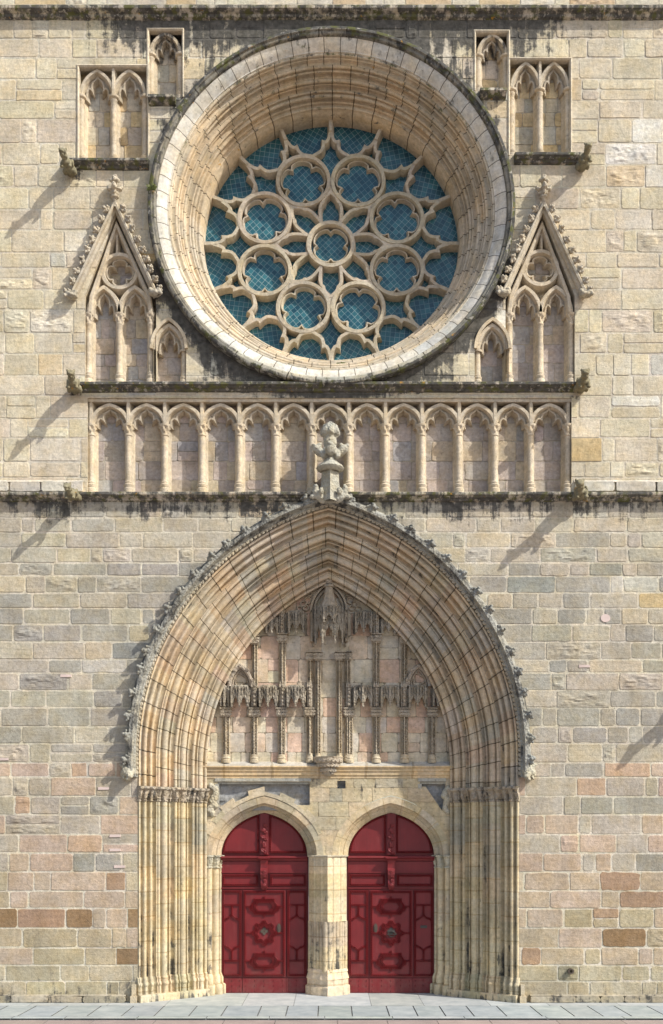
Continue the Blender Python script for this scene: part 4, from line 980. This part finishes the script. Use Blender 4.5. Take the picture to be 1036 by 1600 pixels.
# door jambs and pier -------------------------------------------------
def plan_sweep(plan, zs, sc, name, mat, col, df=None, dirt=.1, amp=0, parent=CH, mid=None, smooth=38, uvh=.62, ucount=1):
    """extrude a plan outline (x, y) upwards; sc[i] pushes it outwards from its spine"""
    m = M(col, dirt, df); rows = []
    mx = mid[0] if mid else sum(p[0] for p in plan) / len(plan); my = mid[1] if mid else max(p[1] for p in plan)
    for i, z in enumerate(zs):
        r_ = []
        for (x, y) in plan:
            dx, dy = x - mx, y - my; L = hypot(dx, dy) or 1; a, b = x + dx / L * sc[i], y + dy / L * sc[i]
            if amp: nn = (noise.noise((a * 10, b * 10, z * 10)) + .6 * noise.noise((a * 23, b * 23, z * 23))) * amp; a += dx / L * nn; b += dy / L * nn
            r_.append((a, b, z))
        rows.append(r_)
    m.grid(rows, lambda i, j: cbk(int(zs[i] / uvh), col), lambda i, j: (zs[i] / uvh, .5))
    m.poly(rows[-1]); return m.build(name, mat, parent, smooth=smooth)
ck = {}
def cbk(k, col):
    if (k, col) not in ck: ck[(k, col)] = jit(col, .10)
    return ck[(k, col)]
def bumps(p, q, n, h):   # roll between two plan points, bulging outward (towards -y)
    dx, dy = q[0] - p[0], q[1] - p[1]; L = hypot(dx, dy); nx, ny = dy / L, -dx / L
    return [(p[0] + dx * (1 - cos(pi * t)) / 2 + nx * h * sin(pi * t), p[1] + dy * (1 - cos(pi * t)) / 2 + ny * h * sin(pi * t)) for t in [i / n for i in range(1, n + 1)]]
zsp = Z(1336, 1.5); zlo = .55
for side, xo, xi in ((-1, 321, 345.5), (1, 706, 679)):
    a = (X(xo, Y1), Y1 + .0); b = (X(xi, YD) + side * -.0, YD + .06)
    def lerp(t, o=0):
        dx, dy = b[0] - a[0], b[1] - a[1]; L = hypot(dx, dy); nx, ny = dy / L, -dx / L
        if side > 0: nx, ny = -nx, -ny
        return (a[0] + dx * t + nx * o, a[1] + dy * t + ny * o)
    pl = [lerp(0, -.02)]
    for t0, t1, kd in ((.02, .32, 1), (.32, .42, -1), (.42, .74, 1), (.74, .82, -1), (.82, .97, 1)):
        for i in range(1, 8): t = i / 7; pl.append(lerp(t0 + (t1 - t0) * (1 - cos(pi * t)) / 2, kd * (.10 if kd > 0 else .05) * sin(pi * t) * (t1 - t0) * 4))
    pl.append(lerp(1)); mid = lerp(.4, -.6)
    zt = Z(1357, 1.45)
    n = 12; plan_sweep(pl, [zlo + (zt - zlo) * i / n for i in range(n + 1)], [0] * (n + 1), 'door_jamb', STL, (.58, .51, .37), df_j, mid=mid)
    zz = [zt, zt + .02, zt + .04, zt + .06, zt + .12, zt + .18, zt + .24, zt + .30, zt + .31, zsp - .01, zsp]
    plan_sweep(pl, zz, [0, .03, .03, .0, .01, .03, .04, .05, .09, .09, .02], 'jamb_capital', STC, (.56, .52, .42), None, .12, .03, mid=mid)
    plan_sweep(pl, [0, .24, .26, .28, .45, .50, zlo], [.12, .12, .10, .05, .05, .03, 0], 'jamb_base', STL, (.57, .50, .37), lambda x, y, z: .2 * (1 - sm(0, .3, z)), .08, .004, mid=mid)
cx_ = X(512, 1.4); hw = Lp(29.5, YD)
base = [(-hw, YD + .06), (-hw, YD - .02), (-hw + .01, 1.56), (-hw + .04, 1.52), (-.36, 1.40), (-.33, 1.40), (-.17, 1.24), (-.13, 1.24)]
up = base + [(0.0, 1.12)] + [(-x, y) for x, y in base[::-1]]
lowp = [(-hw, YD + .06), (-hw, YD - .02)]
cur = (-hw, YD - .02)
for q in ((-.42, 1.58), (-.36, 1.50), (-.30, 1.40), (-.20, 1.34), (-.13, 1.24), (0.0, 1.15)):
    lowp += bumps(cur, q, 6, hypot(q[0] - cur[0], q[1] - cur[1]) * .38); cur = q
lowp += [(-x, y) for x, y in lowp[-2::-1]]
up = [(cx_ + x, y) for x, y in up]; lowp = [(cx_ + x, y) for x, y in lowp]
zmid = Z(1440, 1.3); midp = (cx_, 1.75)
TR = plan_sweep(up, [zmid + (zsp - .06 - zmid) * i / 8 for i in range(9)], [0] * 9, 'central_pier', STL, (.60, .52, .38), df_j, mid=midp)
plan_sweep(up, [zsp - .06, zsp - .04, zsp - .01, zsp], [0, .04, .05, .02], 'pier_impost', ST, (.60, .54, .42), None, .1, .01, mid=midp, parent=TR)
plan_sweep(lowp, [.62 + (zmid - .62) * i / 6 for i in range(7)], [.0] * 7, 'pier_shafts', STL, (.52, .46, .35), df_j, mid=midp, dirt=.16, parent=TR)
plan_sweep(up, [0, .20, .22, .24, .40, .42, .44, .58, .60, .64, .68], [.09, .09, .085, .05, .045, .065, .06, .02, .035, .03, .0], 'pier_base', STL, (.58, .51, .39), None, .08, .006, mid=midp, parent=TR)
# ---------------------------------------------------------------- doors
def zigzag(m, path, y, pitch=.062, h=.022, w_=.022, closed=False):
    if closed: path = path + [path[0]]
    for i in range(len(path) - 1):
        a, b = path[i], path[i + 1]; L = hypot(b[0] - a[0], b[1] - a[1]); n = max(1, round(L / pitch))
        if L < .02: continue
        ux, uz = (b[0] - a[0]) / L, (b[1] - a[1]) / L; nx, nz = -uz, ux
        for k in range(n):
            t = L * (k + .5) / n; r = min(L / n * .34, .022); c = (a[0] + ux * t, a[1] + uz * t)
            p = [(c[0] - ux * r, c[1] - uz * r), (c[0] + nx * w_ * .8, c[1] + nz * w_ * .8), (c[0] + ux * r, c[1] + uz * r), (c[0] - nx * w_ * .8, c[1] - nz * w_ * .8)]
            ap = m.vert((c[0], y - h, c[1])); q = [m.vert((x, y, z)) for x, z in p]
            for j in range(4): m.face([q[j], q[(j + 1) % 4], ap])
def mould(m, path, y, w_=.05, h=.042, closed=True, studs=True):
    m.sweep(path, [(-w_ / 2, y + .002), (-w_ / 2, y - h * .5), (-w_ * .32, y - h), (-w_ * .1, y - h * .45), (w_ * .1, y - h * .45), (w_ * .32, y - h), (w_ / 2, y - h * .5), (w_ / 2, y + .002)], closed=closed)
def studded(m, path, y, closed=True):
    mould(m, path, y, .056, .042, closed); zigzag(m, path, y - .024, h=.034, w_=.026, closed=closed)
RC = (1, 1, 1)
for di, px in enumerate(DC):
    y = YD; q = lambda a, b: P2(px + a, b, y)
    m = M(RC); A = door_arch(px, 69, 69, y + .02, 20)
    pl = [(A[0][0], -.0)] + A + [(A[-1][0], -.0)]; m.extrude(pl, y + .03, y + .12, back=True); DO = m.build('door', RED, CH)
    # fan panels
    for s in (-1, 1):
        f = arch(X(px, y), Lp(65, y), Z(1334, y), Lp(63, y), 14); f = [p for p in f if (p[0] - X(px, y)) * s > Lp(7, y)]
        f = f if s < 0 else f[::-1]; f = f + [(X(px + s * 7, y), f[-1][1]), (X(px + s * 7, y), Z(1334, y))]
        if s > 0: f = f[::-1]
        m = M(RC); m.extrude(f, y + .0, y + .03)
        cxm = sum(p[0] for p in f) / len(f); czm = sum(p[1] for p in f) / len(f)
        g = [(cxm + (a - cxm) * .93, czm + (b - czm) * .92) for a, b in f]; studded(m, g, y); m.build('fan_panel', RED, DO)
    # carved post and bracket
    m = M(RC); x = X(px, y); m.box(x - .10, x + .10, y - .07, y + .03, Z(1336, y), Z(1271, y)); m.box(x - .13, x - .10, y - .03, y + .03, Z(1336, y), Z(1271, y)); m.box(x + .10, x + .13, y - .03, y + .03, Z(1336, y), Z(1271, y))
    random.seed(2)
    for k in range(9): add(m, leafb, (x + (-1) ** k * .025, y - .085, Z(1333 - k * 5.3, y)), (0, U(-1, 1) + pi * (k % 2), 0), 1.15)
    m.c = [RC] * len(m.c); m.build('carved_post', RED, DO)
    m = M(RC); n = 1; rows = [[(X(px + e, y), yy, zz) for yy, zz in ((y + .03, Z(1337, y)), (y - .10, Z(1338, y)), (y - .12, Z(1340, y)), (y - .07, Z(1342, y)), (y - .04, Z(1345, y)), (y + .03, Z(1346, y)))] for e in (-67.5, 67.5)]; m.grid(rows); m.poly(rows[0]); m.poly(rows[1][::-1])
    m.box(X(px - 67, y), X(px + 67, y), y - .01, y + .03, Z(1362, y), Z(1346, y)); m.box(X(px - 67, y), X(px + 67, y), y - .03, y + .03, Z(1364, y), Z(1362, y)); m.box(X(px - 67, y), X(px + 67, y), y - .035, y + .03, Z(1388.5, y), Z(1386.5, y)); m.build('transom', RED, DO)
    m = M(RC); brk = [(y + .03, Z(1338, y)), (y - .22, Z(1338.5, y)), (y - .22, Z(1341, y)), (y - .15, Z(1344, y)), (y - .13, Z(1352, y)), (y - .13, Z(1356, y)), (y - .19, Z(1360, y)), (y - .20, Z(1366, y)), (y - .13, Z(1374, y)), (y - .15, Z(1380, y)), (y - .12, Z(1386, y)), (y - .06, Z(1390, y)), (y + .02, Z(1392, y))]
    hwid = [.17, .17, .15, .10, .09, .10, .09, .09, .085, .085, .08, .06, .03]
    rows = [[(x - w_, yy, zz) for (yy, zz), w_ in zip(brk, hwid)], [(x + w_, yy, zz) for (yy, zz), w_ in zip(brk, hwid)]]
    m.grid([[(x - w_, y + .03, zz) for (yy, zz), w_ in zip(brk, hwid)], rows[0], rows[1], [(x + w_, y + .03, zz) for (yy, zz), w_ in zip(brk, hwid)]])
    for k in range(4): add(m, leafb, (x, y - .19 + .02 * k, Z(1363 + k * 6, y)), (0, k, 0), 1.0)
    m.c = [RC] * len(m.c); m.build('bracket', RED, DO)
    for s in (-1, 1):
        m = M(RC); a, b = sorted((s * 8, s * 66.5)); r4 = [q(a, 1385.5), q(b, 1385.5), q(b, 1365), q(a, 1365)]; m.extrude(r4[::-1], y, y + .03); g = [q(a + 3, 1382.5), q(b - 3, 1382.5), q(b - 3, 1368), q(a + 3, 1368)]; studded(m, g, y); m.build('upper_panel', RED, DO)
    # side panels
    for s, (a, b) in ((-1, (-66.5, -35)), (1, (35, 66.5))):
        m = M(RC); m.extrude([q(a, 1527), q(a, 1390), q(b, 1390), q(b, 1527)], y, y + .03); c = (a + b) / 2; l, r = a + 5, b - 4
        studded(m, [q(l - 2.5, 1523.5), q(r + 1.5, 1523.5), q(r + 1.5, 1393), q(l - 2.5, 1393)], y)
        for yy in (1414, 1501): mould(m, [q(l, yy), q(r, yy)], y, closed=False)
        for yy, e in ((1414, 1), (1501, -1)):
            mould(m, [q(c, yy), q(c, yy + e * 17)], y, closed=False); zigzag(m, [q(c, yy), q(c, yy + e * 17)], y - .018)
            tri = [q(l, yy + e * 24), q(l + 3, yy + e * 21), q(c - 6, yy + e * 21), q(c, yy + e * 16), q(c + 6, yy + e * 21), q(r - 3, yy + e * 21), q(r, yy + e * 24)]
            mould(m, tri, y, closed=False); zigzag(m, tri, y - .018)
        m.build('side_panel', RED, DO)
    # wicket leaf with three framed ornaments
    m = M(RC); m.extrude([q(-33.8, 1527), q(-33.8, 1390), q(33.8, 1390), q(33.8, 1527)], y - .012, y + .03); yy = y - .012
    studded(m, [q(-30.5, 1523.5), q(30.5, 1523.5), q(30.5, 1393.5), q(-30.5, 1393.5)], yy)
    for cy in (1416.5, 1501.5):
        for k, st_ in ((1, 0), (.74, 0)):
            o = [(-15, -11), (15, -11), (15, -7), (19, -3), (19, 3), (15, 7), (15, 11), (-15, 11), (-15, 7), (-19, 3), (-19, -3), (-15, -7)]
            pth = [q(u * k, cy - v * (k if k == 1 else .68)) for u, v in o]; (studded if k == 1 else mould)(m, pth, yy - (.0 if k == 1 else .01))
        for s in (-1, 1):
            mould(m, [q(s * 19, cy), q(s * 29, cy)], yy, closed=False); mould(m, [q(s * 15, cy + 9), q(s * 22, cy + 5), q(s * 22, cy)], yy, closed=False)
            mould(m, [q(0, cy + s * 11), q(0, cy + s * 16)], yy, closed=False)
    st8 = []
    for k in range(8):
        a = pi / 4 * k
        for da, rr in ((-.26, 15), (-.10, 18.5), (.10, 18.5), (.26, 15)): st8.append(q(rr * sin(a + da) * .98, 1458 - rr * cos(a + da)))
    studded(m, st8, yy); st9 = [(X(px, y) + (a - X(px, y)) * .72, Z(1458, y) + (b - Z(1458, y)) * .72) for a, b in st8]; mould(m, st9, yy - .01)
    for s in (-1, 1): mould(m, [q(s * 18, 1458), q(s * 29, 1458)], yy, closed=False)
    m.build('wicket_leaf', RED, DO)
    m = M(RC); m.extrude([q(-66.5, 1551), q(-66.5, 1528.5), q(-34.5, 1528.5), q(-34.5, 1551)], y - .005, y + .03); m.extrude([q(-33.8, 1551), q(-33.8, 1528.5), q(33.8, 1528.5), q(33.8, 1551)], y - .015, y + .03); m.extrude([q(34.5, 1551), q(34.5, 1528.5), q(66.5, 1528.5), q(66.5, 1551)], y - .005, y + .03)
    for u in (-62, -50, -38, -29, -14.5, 0, 14.5, 29, 38, 50, 62):
        for v in (1532, 1540, 1548):
            x_, z_ = q(u, v); yv = y - .016; m.lathe([(.02, z_ - .0), (.0, z_ + .0)], x_, yv, 6) if 0 else zigzag(m, [(x_ - .02, z_), (x_ + .02, z_)], yv, .04, .02, .03)
    m.build('kick_plate', RED, DO)
    # ironwork
    def disc(r, x_, z_, y_, mat, name, sx=1, sz=1, th=.02):
        m = M((1, 1, 1)); c = [(x_ + r * sx * cos(a), z_ + r * sz * sin(a)) for a in [2 * pi * i / 18 for i in range(18)]]; m.extrude(c, y_ - th, y_); m.extrude([(x_ + (a - x_) * .5, z_ + (b - z_) * .5) for a, b in c], y_ - th - .012, y_ - th); return m.build(name, mat, DO)
    x_, z_ = q(0, 1455)
    m = M((1, 1, 1))
    for k in range(4): m.extrude([(x_ + .055 * cos(k * pi / 2) + .045 * cos(a), z_ + .055 * sin(k * pi / 2) + .045 * sin(a)) for a in [2 * pi * i / 10 for i in range(10)]], yy - .02 - .001 * k, yy)
    m.build('rosette', BRASS if di == 0 else IRON, DO)
    x_, z_ = q(23 if di == 0 else -24, 1450); disc(.10, x_, z_, yy - .01, BRASS, 'escutcheon', .5, 1.25)
    if di == 1:
        x_, z_ = q(1, 1459); m = M((1, 1, 1)); m.sweep([(x_ + .09 * cos(a), z_ + .07 * sin(a)) for a in [2 * pi * i / 16 for i in range(16)]], [(-.014, yy - .05), (0, yy - .07), (.014, yy - .05), (0, yy - .03)], closed=True); m.sweep([(x_ - .13, z_ - .01), (x_ + .13, z_ - .01)], [(-.014, yy - .06), (0, yy - .08), (.014, yy - .06), (0, yy - .03)]); m.build('door_knocker', IRON, DO)
        x_, z_ = q(51, 1448); m = M((1, 1, 1)); m.box(x_ - .09, x_ + .09, y - .02, y, z_ - .035, z_ + .035); m.box(x_ - .07, x_ + .07, y - .028, y - .02, z_ - .012, z_ + .016); m.build('letter_slot', IRON, DO)
# ---------------------------------------------------------------- plinth, small wall fittings
random.seed(17)
for x0, x1 in ((-14.0, PXC - PW - .30), (PXC + PW + .28, 14.0)):
    m = M(dirt=.34); masonry(m, x0, x1, 0, .17, -.10, (.17, .171), (.6, 1.4), lambda x, z: jit((.40, .36, .28), .1), gap=.006, relief=.02, back=.1)
    m.grid([[(x0 + (x1 - x0) * i / 20, -.0, .20) for i in range(21)], [(x0 + (x1 - x0) * i / 20, -.10, .165 + U(-.008, .008)) for i in range(21)]], (.40, .36, .28)); m.build('plinth', ST, CH)
m = M((1, 1, 1)); x, z = P2(891, 1517)
m.sweep([(x + .055 * cos(a), z + .055 * sin(a)) for a in [2 * pi * i / 20 for i in range(20)]], [(-.018, .02), (-.018, -.10), (.018, -.10), (.018, .02)], closed=True); m.build('drain_pipe', BRASS, CH)
for (px, py) in ((103, 1056), (162, 1232), (180, 1306), (187, 1354), (180, 1328), (5, 1186), (913, 1041)):
    m = M((1, 1, 1)); x, z = P2(px, py); w_ = .14; pts = [(x - w_, z - .035), (x + w_, z - .03), (x + w_ * .97, z + .03), (x - w_ * .95, z + .035)]; m.extrude(pts, -.022, .01); m.build('repair_tile', TILE, CH)
m = M((1, 1, 1)); x, z = P2(946, 966); m.extrude([(x + .12 * cos(a), z + .10 * sin(a)) for a in [2 * pi * i / 16 for i in range(16)]], -.02, .01); m.build('repair_disc', TILE, CH)
# ---------------------------------------------------------------- ground
def slab_mat(name, c1, c2):
    b = NB(name); pos = b.pos(); col = b.n('ShaderNodeAttribute', attribute_name='Col').outputs['Color']
    n = b.noise(pos, 2.1, 8, .7); n2 = b.noise(pos, 40, 5, .7)
    c = b.mix('MULTIPLY', 1, col, b.mix('MIX', b.rng(n, .35, .65, 0, 1), c1, c2)); c = b.mix('MULTIPLY', b.rng(n2, .55, .7, 0, .35), c, (.6, .6, .6))
    b.l(c, b.b.inputs['Base Color']); b.b.inputs['Roughness'].default_value = .85
    bp = b.n('ShaderNodeBump'); bp.inputs['Strength'].default_value = .3; bp.inputs['Distance'].default_value = .01; b.l(n2, bp.inputs['Height']); b.l(bp.outputs[0], b.b.inputs['Normal']); return b.m
SL = slab_mat('pavement_slabs', (.72, .76, .77), (1.08, 1.08, 1.05)); RD = slab_mat('road_paving', (.85, .85, .85), (1.1, 1.1, 1.1))
def tag(o, **k):
    for a, b in k.items(): o[a] = b
    return o
random.seed(23)
m = M((.36, .37, .37)); SK = .35       # slabs laid at a slight angle to the wall
def slabs(y0, y1, wmin, wmax, col, skew=0, gap=.012, zt=0):
    x = -16
    while x < 16:
        w_ = U(wmin, wmax); c = jit(col, .07); g = gap
        a = [(x + g, y0), (x + w_ - g, y0), (x + w_ - g + skew, y1), (x + g + skew, y1)]
        b_ = len(m.v); m.poly([(p[0], p[1], zt + U(-.002, .002)) for p in a], c)
        for i in range(4): p, r_ = a[i], a[(i + 1) % 4]; m.poly([(p[0], p[1], zt), (r_[0], r_[1], zt), (r_[0], r_[1], zt - .03), (p[0], p[1], zt - .03)], (.12, .12, .11))
        x += w_
m.poly([(-16, -2.62, -.02), (16, -2.62, -.02), (16, 2.6, -.02), (-16, 2.6, -.02)], (.30, .30, .29))
slabs(-.62, 2.4, 1.1, 2.1, (.44, .45, .44), 0, .004)
slabs(-2.28, -.64, .62, .86, (.36, .385, .385), .0, .014)
slabs(-2.62, -2.295, 1.2, 1.9, (.42, .44, .43), 0, .008)
m.poly([(-16, -2.62, 0), (16, -2.62, 0), (16, -2.62, -.05), (-16, -2.62, -.05)], (.35, .35, .34))
tag(m.build('pavement', SL), kind='structure')
m = M((.30, .24, .21)); m.poly([(-300, -400, -.10), (300, -400, -.10), (300, 60, -.10), (-300, 60, -.10)]); tag(m.build('ground', RD), kind='structure')
m = M((.33, .255, .22)); 
slabs(-4.2, -2.66, .9, 1.7, (.34, .27, .235), 0, .006, -.035); slabs(-6, -4.22, .9, 1.7, (.33, .265, .235), 0, .006, -.035)
m.poly([(-16, -6, -.06), (16, -6, -.06), (16, -2.63, -.06), (-16, -2.63, -.06)], (.15, .13, .12)); tag(m.build('road', RD), kind='structure')
# ---------------------------------------------------------------- weeds on the ledges
random.seed(77)
def weed(px, py, y, n, h, label):
    m = M((1, 1, 1)); x, z = P2(px, py, y)
    for i in range(n):
        a = U(0, 2 * pi); l = h * U(.5, 1); bx, by = U(-.1, .1), U(-.05, .05); dx, dy = cos(a) * l * .7, -abs(sin(a)) * l * .5; w_ = .014
        p0, p1, p2 = (x + bx, y + by, z), (x + bx + dx * .5, y + by + dy * .5, z + l * .7), (x + bx + dx, y + by + dy, z + l * U(.5, .9))
        m.poly([(p0[0] - w_, p0[1], p0[2]), (p0[0] + w_, p0[1], p0[2]), (p1[0] + w_, p1[1], p1[2]), p2, (p1[0] - w_, p1[1], p1[2])])
    tag(m.build('weed_tuft', LEAF), label=label, category='weed', group='weeds rooted in the stone rings')
weed(533, 571, .75, 40, .10, 'green weed tuft on the lower rim of the rose window, right of centre')
weed(477, 573, .75, 30, .09, 'sparse weed tuft on the lower rim of the rose window, left of centre')
weed(236, 297, -.28, 50, .16, 'yellowish weed tuft on the left edge of the rose window ring')
